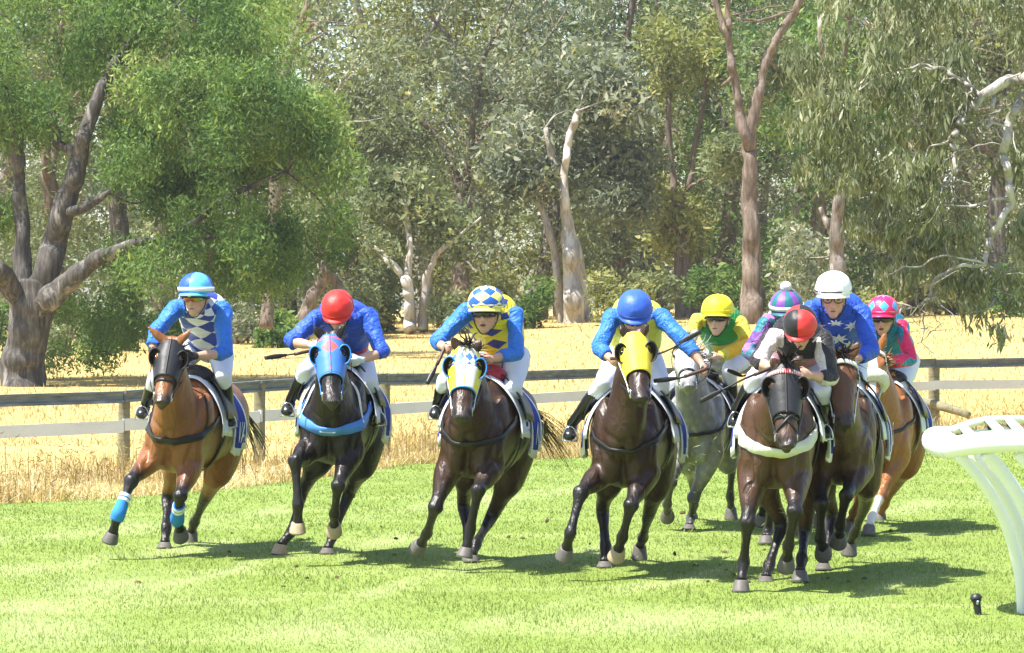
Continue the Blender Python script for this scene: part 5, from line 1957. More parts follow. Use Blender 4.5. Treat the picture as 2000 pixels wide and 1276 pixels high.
        parts.append(limb([pel, hip[i], hip[i] * 0.5 + kn[i] * 0.5, kn[i], kn[i] * 0.6 + an[i] * 0.4, an[i], to[i]], [0.085, 0.075, 0.060, 0.040, 0.038, 0.028, 0.026], tuple(f), 34, 12).mesh())
    me = voxel_fuse(parts, 0.0118, 2, 0.4)
    V = coords(me)
    rel = (V - np.array(dome)) / hs_
    fx, fy, fz = rel @ np.array(r2), rel @ np.array(fw2), rel @ np.array(up2)
    rgb = np.repeat(np.array(c.get('skin', SKIN))[None, :], len(V), 0)
    face = (np.abs(fx) < 0.1) & (fy > 0.02) & (fz < 0.03) & (fz > -0.22)
    mouth = face & (np.abs(fx) < 0.028) & (np.abs(fz + 0.136) < (0.010 if not c.get('open') else 0.013))
    chk = face & (np.abs(np.abs(fx) - 0.04) < 0.02) & (np.abs(fz + 0.10) < 0.02)
    rgb[chk] = rgb[chk] * np.array([1.06, 0.86, 0.84])
    gl = c.get('gloves')
    if gl:
        for i in (0, 1):
            d = (hnd[i] - elb[i]).normalized()
            m = (np.linalg.norm(V - np.array(hnd[i] + d * 0.03), axis=1) < 0.11) & (((V - np.array(hnd[i])) @ np.array(d)) > -0.06)
            rgb[m] = gl
    hairm = (fz > -0.10) & (fy < -0.0) & (np.abs(fx) < 0.12) & (fz < 0.1) & (fy > -0.15) & (np.abs(fx) < 0.088)
    rgb[hairm] = (0.05, 0.03, 0.02)
    set_color(me, 'coat', rgb)
    me.name = 'body'
    finish(bpy.data.objects.new('body', me), M_SKIN, root, True)
    mesh_obj('mouth', fe_(0, 0.1035, -0.137, 0.021, 0.006, 0.0095 if c.get('open') else 0.0035, 12, 8), M_MOUTH, root)
    # eyes (seen where no dark goggles cover them)
    if c.get('glasses'):
        for sg in (-1, 1):
            mesh_obj('eye', fe_(sg * 0.032, 0.083, -0.058, 0.014, 0.008, 0.008, 10, 8), M_EYE, root)
    # ---- shirt
    ax_ = (S - pel).normalized()
    fwd = (f - ax_ * f.dot(ax_)).normalized()
    hw = max(0.17, (shl[1] - shl[0]).length * 0.5 + 0.015)
    Cs = [pel + ax_ * 0.02, pel * 0.8 + S * 0.2 - fwd * 0.035, pel * 0.5 + S * 0.5 - fwd * 0.05, pel * 0.22 + S * 0.78 - fwd * 0.04, S - fwd * 0.03, S + ax_ * 0.055, base_n + ax_ * 0.03]
    Ws = [(0.16, 0.13), (0.185, 0.155), (hw * 1.0, 0.16), (hw * 1.03, 0.16), (hw * 0.97, 0.14), (hw * 0.66, 0.10), (0.07, 0.066)]
    tor = limb(Cs, Ws, tuple(f), 40, 40, 2.3)
    J.torso = tor
    shirt = mesh_obj('shirt', tor.mesh(), c['torso'], root, wob=0.011, wobs=7)
    mesh_obj('collar', limb([base_n, base_n + (neck0 - base_n) * 0.55], [0.068, 0.062], tuple(f), 6, 16).mesh(), c.get('collar', c['torso']), shirt)
    slv = c.get('slen', (1.0, 1.0))
    for i in (0, 1):
        wr = hnd[i] - (hnd[i] - elb[i]).normalized() * 0.05
        e = elb[i] * (1 - slv[i]) + wr * slv[i]
        b_ = 0.011 * math.sin(i + c['seed'])
        P = [S * 0.42 + shl[i] * 0.58, shl[i], shl[i] * 0.66 + elb[i] * 0.34, shl[i] * 0.3 + elb[i] * 0.7, elb[i], elb[i] * 0.6 + e * 0.4, elb[i] * 0.12 + e * 0.88, e]
        R = [0.072, 0.076, 0.067 + b_ * 0.6, 0.063, 0.063, 0.058, 0.053, 0.049]
        slm = c['sleeve']
        slm = slm[i] if isinstance(slm, tuple) else slm
        mesh_obj('sleeve', limb(P, R, tuple(f), 44, 28).mesh(), slm, root, wob=0.011, wobs=10)
    # ---- breeches
    br = [limb([pel + ax_ * 0.07, pel, pel - ax_ * 0.10 - u * 0.02], [(0.15, 0.115), (0.165, 0.135), (0.11, 0.09)], tuple(f), 14, 22).mesh()]
    for i in (0, 1):
        P = [hip[i] - (kn[i] - hip[i]) * 0.1, hip[i] * 0.75 + kn[i] * 0.25, hip[i] * 0.4 + kn[i] * 0.6, kn[i] * 0.9 + hip[i] * 0.1, kn[i], kn[i] * 0.82 + an[i] * 0.18, kn[i] * 0.68 + an[i] * 0.32]
        br.append(limb(P, [0.105, 0.104, 0.088, 0.074, 0.069, 0.062, 0.054], tuple(f), 30, 20).mesh())
    bo = mesh_obj('breeches', br, M_BREECH, root, wob=0.005, wobs=14)
    if c.get('leg_text'):
        i = 1
        th = limb([hip[i], hip[i] * 0.5 + kn[i] * 0.5, kn[i]], [0.106, 0.096, 0.075], tuple(f), 20, 20)
        # lettering runs up the outer thigh
        sd_ = 0.0

        def surf(x, y):
            return th.point(math.radians(c.get('text_ang', 35)) + y / 0.095, 0.42 - x / ((kn[i] - hip[i]).length), 0.014)
        text_on('thigh_lettering', c['leg_text'], 0.060, surf, M_INK, bo)
    # ---- boots and stirrups
    for i, sg in enumerate((-1, 1)):
        foot = (to[i] - an[i]).normalized()
        heel = an[i] - foot * 0.05 - Vector((0, 0, 0.055))
        P = [kn[i] * 0.74 + an[i] * 0.26, kn[i] * 0.55 + an[i] * 0.45, kn[i] * 0.25 + an[i] * 0.75, an[i] * 0.97 + kn[i] * 0.03, an[i] - Vector((0, 0, 0.03))]
        shp = limb(P, [0.056, 0.056, 0.045, 0.041, 0.042], tuple(f), 24, 16).mesh()
        ft = limb([heel, an[i] * 0.6 + to[i] * 0.4 - Vector((0, 0, 0.02)), to[i] * 0.85 + an[i] * 0.15, to[i], to[i] + foot * 0.018], [(0.034, 0.036), (0.044, 0.046), (0.048, 0.040), (0.040, 0.030), (0.018, 0.014)], (0, 0, 1), 20, 16).mesh()
        mesh_obj('boot', [shp, ft], M_BOOT, root, wob=0.002, wobs=30)
        # stirrup iron hanging from the saddle (part of the tack)
        cp = to[i] * 0.8 + an[i] * 0.2
        sx = Vector((1, 0, 0))
        arch = [cp + sx * 0.056 * math.cos(t_) + Vector((0, 0, 1)) * (0.105 * math.sin(t_) - 0.045) for t_ in np.linspace(0, math.pi, 13)]
        iron = mesh_obj('stirrup', [tube(arch, 0.0055, 6, (0, 1, 0), 26), box(cp + Vector((0, 0, -0.047)), sx * 0.056, Vector((0, 0.02, 0)), Vector((0, 0, 0.006)))], M_STEEL, H.root)
        sp_ = H.trunk.point(math.radians(50) if sg > 0 else math.radians(130), H.tv(-0.52), 0.06)
        mesh_obj('stirrup_leather', limb([arch[6], (arch[6] + sp_) / 2 + s * sg * 0.03, sp_], [(0.012, 0.003)] * 3, tuple(s), 12, 6).mesh(), M_LEATHER, H.root)
    # ---- helmet with silk cap
    nth, nph = 36, 14
    Vd, Fd, Ud = [], [], []
    for i in range(nph + 1):
        ph = -0.16 + (math.pi / 2 + 0.16) * i / nph
        for j in range(nth + 1):
            t_ = 2 * math.pi * j / nth
            e_ = 0.93
            x = 0.122 * math.copysign(abs(math.cos(t_)) ** e_, math.cos(t_)) * math.cos(ph) ** 0.85
            y = 0.146 * math.copysign(abs(math.sin(t_)) ** e_, math.sin(t_)) * math.cos(ph) ** 0.85
            Vd.append(tuple(fr(x, y, 0.125 * math.sin(ph))))
            Ud.append((j / nth, i / nph))
    m = nth + 1
    for i in range(nph):
        for j in range(nth):
            Fd.append((i * m + j, i * m + j + 1, (i + 1) * m + j + 1, (i + 1) * m + j))
    hel = mesh_obj('helmet', (np.array(Vd), Fd, np.array(Ud)), c['cap'], root, wob=0.0025, wobs=18)
    hel.modifiers.new('thickness', 'SOLIDIFY').thickness = 0.006
    # peak
    Vp, Fp = [], []
    for lay, dz in ((0, 0.0), (1, -0.007)):
        for i in range(15):
            t_ = math.radians(-68) + math.radians(136) * i / 14
            for k in range(4):
                ex = k / 3 * 0.045 * math.cos(t_ * 1.15) ** 0.8
                Vp.append(tuple(fr((0.120 + ex * 0.25) * math.sin(t_), (0.143 + ex) * math.cos(t_), -0.014 - 0.02 * k / 3 - 0.012 * (1 - math.cos(t_)) + dz)))
    for lay in (0, 1):
        for i in range(14):
            for k in range(3):
                a_ = lay * 60 + i * 4 + k
                q = (a_, a_ + 1, a_ + 5, a_ + 4)
                Fp.append(q if lay == 0 else q[::-1])
    for i in range(14):
        Fp.append((i * 4 + 3, 60 + i * 4 + 3, 60 + i * 4 + 7, i * 4 + 7))
    mesh_obj('peak', (np.array(Vp), Fp, np.zeros((120, 2))), c.get('peak', c['cap']), hel)
    if c.get('hband'):
        mesh_obj('hat_band', arc_strip(fr, -math.pi, math.pi, 0.1295, 0.1535, -0.006, 0.024, 40), c['hband'], hel)
    else:
        mesh_obj('cap_seam', arc_strip(fr, -math.pi, math.pi, 0.1285, 0.1525, -0.006, 0.004, 40, th=0.002), M_LEATHER if c.get('seamdark') else c['cap'], hel)
    mesh_obj('button', fe_(0, 0, 0.128, 0.010, 0.010, 0.006, 10, 6), c['cap'], hel)
    if c.get('pom'):
        mesh_obj('pompom', fe_(0, 0, 0.155, 0.044, 0.044, 0.042, 20, 14), M_POM, hel, wob=0.004, wobs=60)
    # goggles
    gm = c.get('goggle', M_GOG_DARK)
    if c.get('glasses'):
        for sg in (-1, 1):
            a0 = sg * math.radians(6)
            a1 = sg * math.radians(46)
            rimz = []
            for t_ in np.linspace(0, 2 * math.pi, 17):
                aa = (a0 + a1) / 2 + (a1 - a0) / 2 * math.cos(t_)
                rimz.append(fr(0.094 * math.sin(aa), 0.110 * math.cos(aa), -0.060 + 0.021 * math.sin(t_)))
            mesh_obj('glasses_rim', tube(rimz, 0.0032, 6, tuple(fw2), 30), M_LEATHER, root)
        mesh_obj('glasses_bridge', tube([fr(-0.012, 0.112, -0.052), fr(0, 0.115, -0.05), fr(0.012, 0.112, -0.052)], 0.003, 6), M_LEATHER, root)
    else:
        gg = mesh_obj('goggles', arc_strip(fr, -math.radians(58), math.radians(58), 0.092, 0.112, -0.084, -0.036, 22, 0.30, 0.007), gm, root)
        mesh_obj('goggle_frame', [tube([fr(0.1 * math.sin(t_), 0.120 * math.cos(t_), -0.036) for t_ in np.linspace(-1.0, 1.0, 11)], 0.0055, 6, tuple(up2), 24)], M_LEATHER, gg)
        for sg in (-1, 1):
            mesh_obj('goggle_strap', arc_strip(fr, sg * math.radians(56), sg * math.radians(150), 0.099, 0.128, -0.066, -0.048, 10), M_LEATHER, gg)
    if c.get('spare'):
        sg_ = mesh_obj('spare_goggles', arc_strip(fr, -math.radians(62), math.radians(62), 0.112, 0.140, -0.055, -0.026, 20, 0.3, 0.006), M_LEATHER, hel)
        mesh_obj('badge', fe_(0, 0.147, -0.042, 0.014, 0.003, 0.0085, 12, 6), M_PRINTW, sg_)
    # chin strap
    mesh_obj('chin_strap', tube([fr(-0.088, 0.005, -0.03), fr(-0.078, 0.03, -0.12), fr(-0.03, 0.052, -0.19), fr(0, 0.058, -0.198), fr(0.03, 0.052, -0.19), fr(0.078, 0.03, -0.12), fr(0.088, 0.005, -0.03)], 0.005, 6, (0, 1, 0), 30), M_LEATHER, hel)
    return J


def reins(H, J, mat, one=None):
    """reins from the bit rings to the hands; one = index of the only hand holding them"""
    for sg, hi, name in ((-1, 0, 'bitL'), (1, 1, 'bitR')):
        b = getattr(H, name, None)
        if b is None:
            continue
        hd = J.hand[hi if one is None else one]
        md = (b + hd) / 2 + Vector((0, 0.03, -0.03)) + H.s * sg * 0.03
        mesh_obj('rein', limb([b, md, hd], [(0.010, 0.004)] * 3, tuple(H.s), 16, 6).mesh(), mat, H.root)
    if one is None:
        a, b = J.hand
        md = (a + b) / 2 + Vector((0, 0.02, -0.03))
        mesh_obj('rein', limb([a, md, b], [(0.010, 0.004)] * 3, (0, 0, 1), 12, 6).mesh(), mat, H.root)


def whip(p, label, bend=0.0, fl=True):
    P = [at(*q) for q in p]
    n = len(P)
    R = [0.0105 - 0.006 * i / (n - 1) for i in range(n)]
    o = empty('riding_whip', P[0])
    tag(o, label, 'whip', 'jockeys\' whips')
    mesh_obj('shaft', limb(P, R, (0.1, 0.3, 1), 20, 8).mesh(), M_LEATHER, o)
    d = (P[-1] - P[-2]).normalized()
    if fl:
        mesh_obj('flap', limb([P[-1] - d * 0.16, P[-1] - d * 0.08, P[-1] + d * 0.02], [(0.010, 0.008), (0.019, 0.008), (0.015, 0.006)], (0, 1, 0), 10, 8, 2.6).mesh(), M_LEATHER, o)
    d0 = (P[1] - P[0]).normalized()
    mesh_obj('grip', limb([P[0] - d0 * 0.03, P[0] + d0 * 0.16], [0.0135, 0.0135], (0, 1, 0), 6, 10).mesh(), M_BROWNL, o)


def gog(name, c1, c2, rough=0.12):
    t = NT(name)
    u, v = t.uv()
    t.base(t.ramp(u, [(0.1, c1), (0.5, c2), (0.9, c1)]))
    t.set(rough=rough, spec=0.7)
    return t.m


M_MOUTH = simple('mouth', (0.16, 0.035, 0.03), 0.5, 0.3, 0.1, 40, 0.0)
M_GOG_DARK = gog('dark_lens', (0.012, 0.013, 0.016), (0.02, 0.02, 0.024))
t = NT('mirror_lens')
u_, v_ = t.uv()
t.base(t.ramp(u_, [(0.1, (0.55, 0.22, 0.03)), (0.3, (0.45, 0.12, 0.02)), (0.5, (0.22, 0.03, 0.02)), (0.72, (0.35, 0.22, 0.02)), (0.9, (0.12, 0.35, 0.08))]))
t.set(rough=0.12, spec=0.9, metal=0.5)
M_GOG_MIRROR = t.m

BAY = (0.215, 0.083, 0.027)
DBAY = (0.040, 0.0195, 0.0102)
BROWN = (0.012, 0.0075, 0.006)
NEAR, FAR = False, True

M_HOOD_BLACK = simple('black_hood', (0.016, 0.016, 0.018), 0.5, 0.4, 0.3, 50, 0.3)
M_HOOD_BLUE = simple('blue_hood', (0.05, 0.19, 0.60), 0.55, 0.35, 0.1, 50, 0.3)
M_HOOD_YEL = simple('yellow_hood', (0.72, 0.58, 0.05), 0.55, 0.35, 0.1, 50, 0.3)
M_CUP_BLUE = simple('blue_cup', (0.03, 0.22, 0.66), 0.4, 0.4, 0.1, 50, 0.1)
M_COLLAR_BLUE = simple('blue_collar', (0.07, 0.22, 0.62), 0.5, 0.35, 0.1, 50, 0.2)
M_COLLAR_CREAM = simple('cream_collar', (0.62, 0.62, 0.50), 0.7, 0.25, 0.1, 50, 0.3)
M_BAND_RED = silk('red_white_browband', 'panel', [(0.55, 0.03, 0.04), (0.7, 0.68, 0.66)], (1, 1))
t = NT('red_white_braid')
u_, v_ = t.uv()
t.base(t.mix(t.math('LESS_THAN', t.math('FRACT', t.math('MULTIPLY', v_, 24.0)), 0.6), (0.66, 0.62, 0.58), (0.50, 0.03, 0.05)))
t.set(rough=0.5)
M_BAND_RED = t.m
M_BANDAGE = simple('blue_bandage', (0.035, 0.21, 0.58), 0.8, 0.2, 0.1, 60, 0.4)
# yellow hood with blue diamonds
t = NT('diamond_hood')
u_, v_ = t.uv()
x_ = t.math('MULTIPLY', u_, 11.0)
y_ = t.math('MULTIPLY', v_, 5.0)
fl = t.math('ABSOLUTE', t.math('MODULO', t.math('ADD', t.math('FLOOR', t.math('ADD', x_, y_)), t.math('FLOOR', t.math('SUBTRACT', x_, y_))), 2.0))
band_m = t.math('MULTIPLY', t.math('GREATER_THAN', v_, 0.52), t.math('LESS_THAN', v_, 0.80))
band_m = t.math('MULTIPLY', band_m, t.math('LESS_THAN', t.math('ABSOLUTE', t.math('SUBTRACT', u_, 0.5)), 0.24))
ctr = t.math('LESS_THAN', t.math('ABSOLUTE', t.math('SUBTRACT', u_, 0.47)), 0.13)
basec = t.mix(ctr, (0.72, 0.64, 0.04), (0.74, 0.74, 0.66))
t.base(t.mix(t.math('MULTIPLY', fl, band_m), basec, (0.05, 0.16, 0.45)))
t.set(rough=0.5, spec=0.35)
M_HOOD_DIAM = t.m
t = NT('blue_hood_red_diamond')
u_, v_ = t.uv()
dd = t.math('ADD', t.math('MULTIPLY', t.math('ABSOLUTE', t.math('SUBTRACT', u_, 0.5)), 1.0), t.math('MULTIPLY', t.math('ABSOLUTE', t.math('SUBTRACT', v_, 0.66)), 0.62))
hc = t.mix(t.math('LESS_THAN', dd, 0.105), (0.05, 0.17, 0.56), (0.66, 0.10, 0.09))
hc = t.mix(t.math('MULTIPLY', t.math('GREATER_THAN', v_, 0.86), t.math('LESS_THAN', v_, 0.92)), hc, (0.60, 0.10, 0.16))
t.base(hc)
t.set(rough=0.5, spec=0.35)
M_HOOD_BR = t.m

S_ROYAL = silk('royal_blue_silk', 'plain', [ROYAL])
S_ROYAL2 = silk('bright_blue_silk', 'plain', [(0.025, 0.16, 0.62)])
S_WHITE = silk('white_silk', 'plain', [WHITE])
CAPS = {
    1: silk('quartered_blue_cap', 'panel', [ROYAL, (0.10, 0.42, 0.72)], (2, 1), 0.5, fold=0.25),
    2: silk('red_cap', 'plain', [RED], rough=0.5, fold=0.25),
    3: silk('yellow_blue_diamond_cap', 'diamond', [(0.80, 0.74, 0.20), (0.02, 0.10, 0.42)], (6, 2.6), 0.4, fold=0.25),
    4: silk('blue_cap', 'plain', [(0.03, 0.10, 0.48)], rough=0.5, fold=0.25),
    5: silk('yellow_cap', 'plain', [(0.80, 0.68, 0.02)], rough=0.55, fold=0.25),
    6: silk('purple_green_cap', 'panel', [(0.20, 0.06, 0.34), (0.012, 0.13, 0.16)], (6, 1), 0.5, fold=0.25),
    7: silk('red_black_cap', 'panel', [BLK, (0.62, 0.035, 0.03)], (2, 1), 0.5, fold=0.25),
    8: silk('white_cap', 'plain', [(0.82, 0.82, 0.82)], rough=0.55, fold=0.25),
    9: silk('pink_diamond_cap', 'diamonds_on', [PINK, (0.06, 0.32, 0.62)], (7, 1.6), 0.4, fold=0.25),
}

CFG = {}
CFG[1] = dict(seed=1, forelock=False, D=28.7, chest=(338, 855), rump=(424, 838), lean=9, coat=BAY, girth=1.0,
    label='bright bay racehorse in a black hood with blue front bandages, leftmost of the field',
    poll=(335, 660), muzzle=(314, 783), ears=((289, 639), (376, 641)), eyes=((297, 696), (350, 701)), hfore=0.88,
    fore=[[(256, 941, NEAR), (230, 1008, NEAR), (220, 1042, FAR)], [(352, 970, NEAR), (346, 1014, FAR), (352, 1036, FAR)]],
    hind=[[(328, 968, FAR), (325, 1030, NEAR), (322, 1062, NEAR)], [(402, 972, FAR), (380, 1020, FAR), (374, 1040, FAR)]],
    jlabel='jockey in blue and white diamond silks with mirrored orange goggles, leftmost rider',
    head=(383, 534, 617), tilt=1, turn=-8, sh=((345, 603), (434, 604)), el=((305, 648), (440, 690)), ha=((295, 692), (372, 697)), eld=(0.12, 0.2),
    kn=(None, (436, 732)), toe=((276, 812), (449, 828)), pelvis=(408, 676), slen=(0.8, 0.35), gloves=(0.02, 0.02, 0.02),
    torso=silk('blue_white_diamond_silk', 'diamond', [WHITE, (0.03, 0.06, 0.36)], (6, 4.5)), sleeve=S_ROYAL2, cap=CAPS[1], hband=M_WHITEL, goggle=M_GOG_MIRROR, spare=True,
    leg_text='NOZEN', cloth_text='VAU')
CFG[2] = dict(seed=2, forelock=False, D=27.9, chest=(647, 836), rump=(688, 822), lean=4, coat=BROWN, girth=1.0,
    label='dark brown racehorse in a blue hood with a red diamond and blue breast collar',
    poll=(643, 650), muzzle=(648, 783), ears=((610, 632), (676, 626)), eyes=((614, 686), (673, 686)), hfore=0.88,
    fore=[[(577, 902, NEAR), (582, 985, FAR), (582, 1022, FAR)], [(660, 950, NEAR), (653, 1003, FAR), (653, 1026, FAR)]],
    hind=[[(590, 960, FAR), (570, 1038, NEAR), (548, 1066, NEAR)], [(682, 962, FAR), (650, 1046, NEAR), (640, 1074, NEAR)]], tan=(0, 1, 2),
    jlabel='jockey in plain blue silks with a red cap, bent low over a blue-hooded horse',
    head=(659, 569, 648), tilt=32, turn=-4, sh=((622, 622), (719, 618)), el=((568, 668), (746, 688)), ha=((617, 676), (697, 706)),
    kn=((598, 722), (722, 744)), toe=((560, 806), (741, 824)), pelvis=(676, 690), slen=(0.25, 0.3), gloves=(0.5, 0.55, 0.6),
    torso=silk('blue_silk_red_hem', 'ring', [(0.62, 0.025, 0.03), (0.02, 0.07, 0.50)], (1, 0.62), off=-0.24), sleeve=S_ROYAL, cap=CAPS[2], cloth_text='IL', leg_text=None, saddle=M_LEATHER)
CFG[3] = dict(seed=3, D=27.2, chest=(920, 862), rump=(984, 843), lean=6, coat=DBAY, girth=1.05,
    label='dark bay racehorse in a yellow and white hood with blue diamonds and blue eye cups',
    poll=(910, 672), muzzle=(902, 813), ears=((880, 655), (942, 662)), eyes=((877, 723), (935, 727)), hfore=0.88,
    fore=[[(850, 992, NEAR), (834, 1042, FAR), (822, 1062, FAR)], [(934, 958, NEAR), (919, 1032, FAR), (911, 1072, FAR)]],
    hind=[[(905, 985, FAR), (915, 1055, NEAR), (918, 1086, NEAR)], [(962, 1006, FAR), (930, 1062, NEAR), (922, 1088, NEAR)]], tail=(0.6, 0, -0.2), taillen=0.85,
    jlabel='jockey in yellow silks with blue sleeves and a diamond-patterned cap, mouth open',
    head=(950, 560, 650), tilt=1, turn=-6, sh=((910, 611), (1005, 615)), el=((855, 668), (1008, 690)), ha=((868, 680), (953, 703)), open=True,
    kn=(None, (1002, 756)), toe=((850, 812), (1021, 832)), pelvis=(985, 690), slen=(0.7, 0.7),
    torso=silk('yellow_silk_blue_diamonds', 'diamonds_on', [YEL, (0.03, 0.05, 0.30)], (6, 4.2), off=0.0), sleeve=S_ROYAL2, cap=CAPS[3], leg_text='S OPPETAL', cloth_text='NLS', saddle=M_SAD_RED)
CFG[4] = dict(seed=4, forelock=False, D=26.4, chest=(1220, 878), rump=(1252, 856), lean=2, coat=(0.034, 0.0168, 0.0090), girth=1.08,
    label='dark bay racehorse in a plain yellow hood at the middle of the field',
    poll=(1238, 645), muzzle=(1254, 776), ears=((1208, 634), (1268, 632)), eyes=((1213, 676), (1275, 678)), hfore=0.88, neck=0.80,
    fore=[[(1134, 964, NEAR), (1114, 1040, NEAR), (1106, 1072, FAR)], [(1232, 988, NEAR), (1216, 1048, FAR), (1208, 1074, FAR)]],
    hind=[[(1176, 992, FAR), (1183, 1068, NEAR), (1181, 1100, NEAR)], [(1268, 1002, FAR), (1256, 1050, FAR), (1250, 1068, FAR)]], tan=(1,),
    jlabel='jockey in blue and yellow silks and plain blue cap, arm stretched out',
    head=(1240, 569, 655), tilt=26, turn=4, sh=((1196, 622), (1290, 620)), el=((1170, 680), (1338, 668)), ha=((1196, 704), (1374, 716)), had=(-0.02, 0.0), eld=(0.16, 0.1),
    kn=((1180, 746), (1290, 746)), toe=((1112, 854), (1304, 828)), pelvis=(1238, 690), slen=(0.8, 0.62),
    torso=silk('yellow_silk_blue_front', 'front', [(0.62, 0.64, 0.08), (0.03, 0.08, 0.46)], (0.05, 0), off=0.25), sleeve=S_ROYAL2, cap=CAPS[4], cloth_text='H')
CFG[5] = dict(seed=5, D=32.0, chest=(1357, 846), rump=(1392, 835), lean=3, coat=(0.24, 0.24, 0.225), dark=(0.045, 0.045, 0.045), points=0.9, mat=M_DAPPLE, girth=0.96,
    label='dapple grey racehorse with its nose stretched out, behind the blue-capped rider',
    poll=(1338, 662), muzzle=(1346, 752), ears=((1322, 622), (1362, 640)), eyes=((1322, 706), (1368, 704)), hfore=0.70, tailmat=M_HAIR_GREY, headcol=(0.50, 0.50, 0.48), manelen=0.26, maneside=0.9, muzzle_dark=0.55, muzcol=(0.16, 0.16, 0.15), neck=0.78,
    fore=[[(1310, 944, NEAR), (1303, 984, FAR), (1304, 1000, FAR)], [(1354, 974, NEAR), (1350, 1010, FAR), (1346, 1028, NEAR)]],
    hind=[[(1352, 930, FAR), (1356, 985, FAR), (1352, 1005, FAR)], [(1430, 905, FAR), (1426, 970, FAR), (1428, 994, FAR)]],
    jlabel='jockey in green silks with gold sleeves and a yellow cap on the grey horse',
    head=(1402, 576, 655), tilt=0, turn=-10, sh=((1362, 628), (1445, 634)), el=((1338, 690), (1462, 672)), ha=((1352, 706), (1400, 700)),
    kn=(None, (1424, 722)), toe=(None, (1440, 830)), pelvis=(1428, 690),
    torso=silk('green_silk_gold_v', 'front', [GRN, (0.62, 0.46, 0.04)], (0.10, 0.42), off=0.25), sleeve=silk('gold_silk', 'ring', [(0.72, 0.42, 0.02), (0.60, 0.55, 0.06)], (1, 1.2)), cap=CAPS[5], skin=(0.56, 0.36, 0.27))
CFG[6] = dict(seed=6, D=30.2, chest=(1530, 862), rump=(1548, 845), lean=3, coat=DBAY,
    label='dark racehorse almost hidden behind the black-hooded horse, only its legs showing',
    poll=(1520, 680), muzzle=(1515, 790), ears=((1502, 668), (1540, 668)), eyes=((1498, 716), (1540, 716)), hfore=0.85,
    fore=[[(1506, 984, NEAR), (1500, 1036, FAR), (1496, 1050, NEAR)], [(1560, 960, NEAR), (1556, 1000, FAR), (1556, 1020, FAR)]],
    hind=[[(1500, 950, FAR), (1492, 990, FAR), (1488, 1006, FAR)], [(1590, 940, FAR), (1586, 990, FAR), (1584, 1006, FAR)]],
    jlabel='jockey in white with purple checked sleeves and a pompom cap',
    head=(1536, 567, 648), tilt=12, turn=-4, sh=((1500, 630), (1572, 632)), el=((1462, 686), (1590, 680)), ha=((1492, 712), (1545, 715)),
    kn=(None, None), toe=(None, None), pelvis=(1545, 690),
    torso=S_WHITE, sleeve=silk('purple_check_silk', 'check', [(0.34, 0.13, 0.42), (0.015, 0.16, 0.19), (0.10, 0.03, 0.20)], (5, 6)), cap=CAPS[6], hband=M_WHITEL, pom=True)
CFG[7] = dict(seed=7, D=25.2, chest=(1514, 878), rump=(1538, 852), lean=2, coat=(0.064, 0.0305, 0.0140), girth=0.98,
    label='bay racehorse in a black hood with red and white browband and cream collar, nearest',
    poll=(1534, 706), muzzle=(1538, 868), ears=((1502, 700), (1568, 692)), eyes=((1504, 763), (1563, 762)), hfore=0.93, forelen=0.2,
    fore=[[(1460, 1022, NEAR), (1453, 1096, FAR), (1448, 1136, NEAR)], [(1552, 1000, NEAR), (1540, 1064, FAR), (1537, 1092, FAR)]],
    hind=[[(1528, 1024, FAR), (1502, 1104, NEAR), (1496, 1130, NEAR)], [(1572, 1040, FAR), (1566, 1092, NEAR), (1563, 1118, NEAR)]],
    jlabel='jockey in black and white striped silks with a red and black quartered cap, face down',
    head=(1563, 600, 682), tilt=34, turn=-6, sh=((1510, 660), (1606, 664)), el=((1480, 706), (1622, 740)), ha=((1512, 722), (1575, 732)), spare=True,
    kn=((1476, 738), (1606, 762)), toe=((1436, 826), (1613, 850)), pelvis=(1545, 705), slen=(0.5, 0.55),
    torso=silk('black_silk_pink_yoke', 'ring', [BLK, (0.60, 0.25, 0.28)], (1, 1.25), off=0.62), sleeve=(silk('pinkish_white_silk', 'front', [(0.66, 0.58, 0.60), (0.03, 0.02, 0.025)], (0.12, 0), off=0.55), silk('black_white_half_silk', 'panel', [(0.02, 0.018, 0.02), (0.62, 0.58, 0.57)], (2, 1))), cap=CAPS[7], cloth_text='IZ')
CFG[8] = dict(seed=8, D=26.2, chest=(1640, 873), rump=(1652, 852), lean=2, coat=(0.054, 0.0258, 0.0120), girth=0.96,
    label='bay racehorse with a bare face and white browband, beside the black-hooded horse',
    poll=(1646, 690), muzzle=(1652, 826), ears=((1612, 668), (1682, 664)), eyes=((1619, 740), (1677, 743)), hfore=0.90, forelen=0.17, headcol=(0.105, 0.045, 0.020),
    fore=[[(1604, 985, NEAR), (1602, 1050, FAR), (1606, 1070, FAR)], [(1652, 968, NEAR), (1641, 1024, FAR), (1639, 1046, FAR)]],
    hind=[[(1626, 1005, FAR), (1613, 1078, NEAR), (1608, 1104, NEAR)], [(1690, 985, FAR), (1670, 1040, FAR), (1660, 1060, FAR)]],
    jlabel='jockey in royal blue silks with white stars, white helmet and clear glasses',
    head=(1628, 531, 620), tilt=7, turn=-2, sh=((1588, 604), (1682, 612)), el=((1570, 680), (1702, 684)), ha=((1612, 706), (1672, 704)), glasses=True, seamdark=True,
    kn=(None, (1672, 772)), toe=(None, (1700, 852)), pelvis=(1640, 690),
    torso=S_ROYAL, sleeve=S_ROYAL, cap=CAPS[8], cloth_text='IZ', skin=(0.55, 0.31, 0.23))
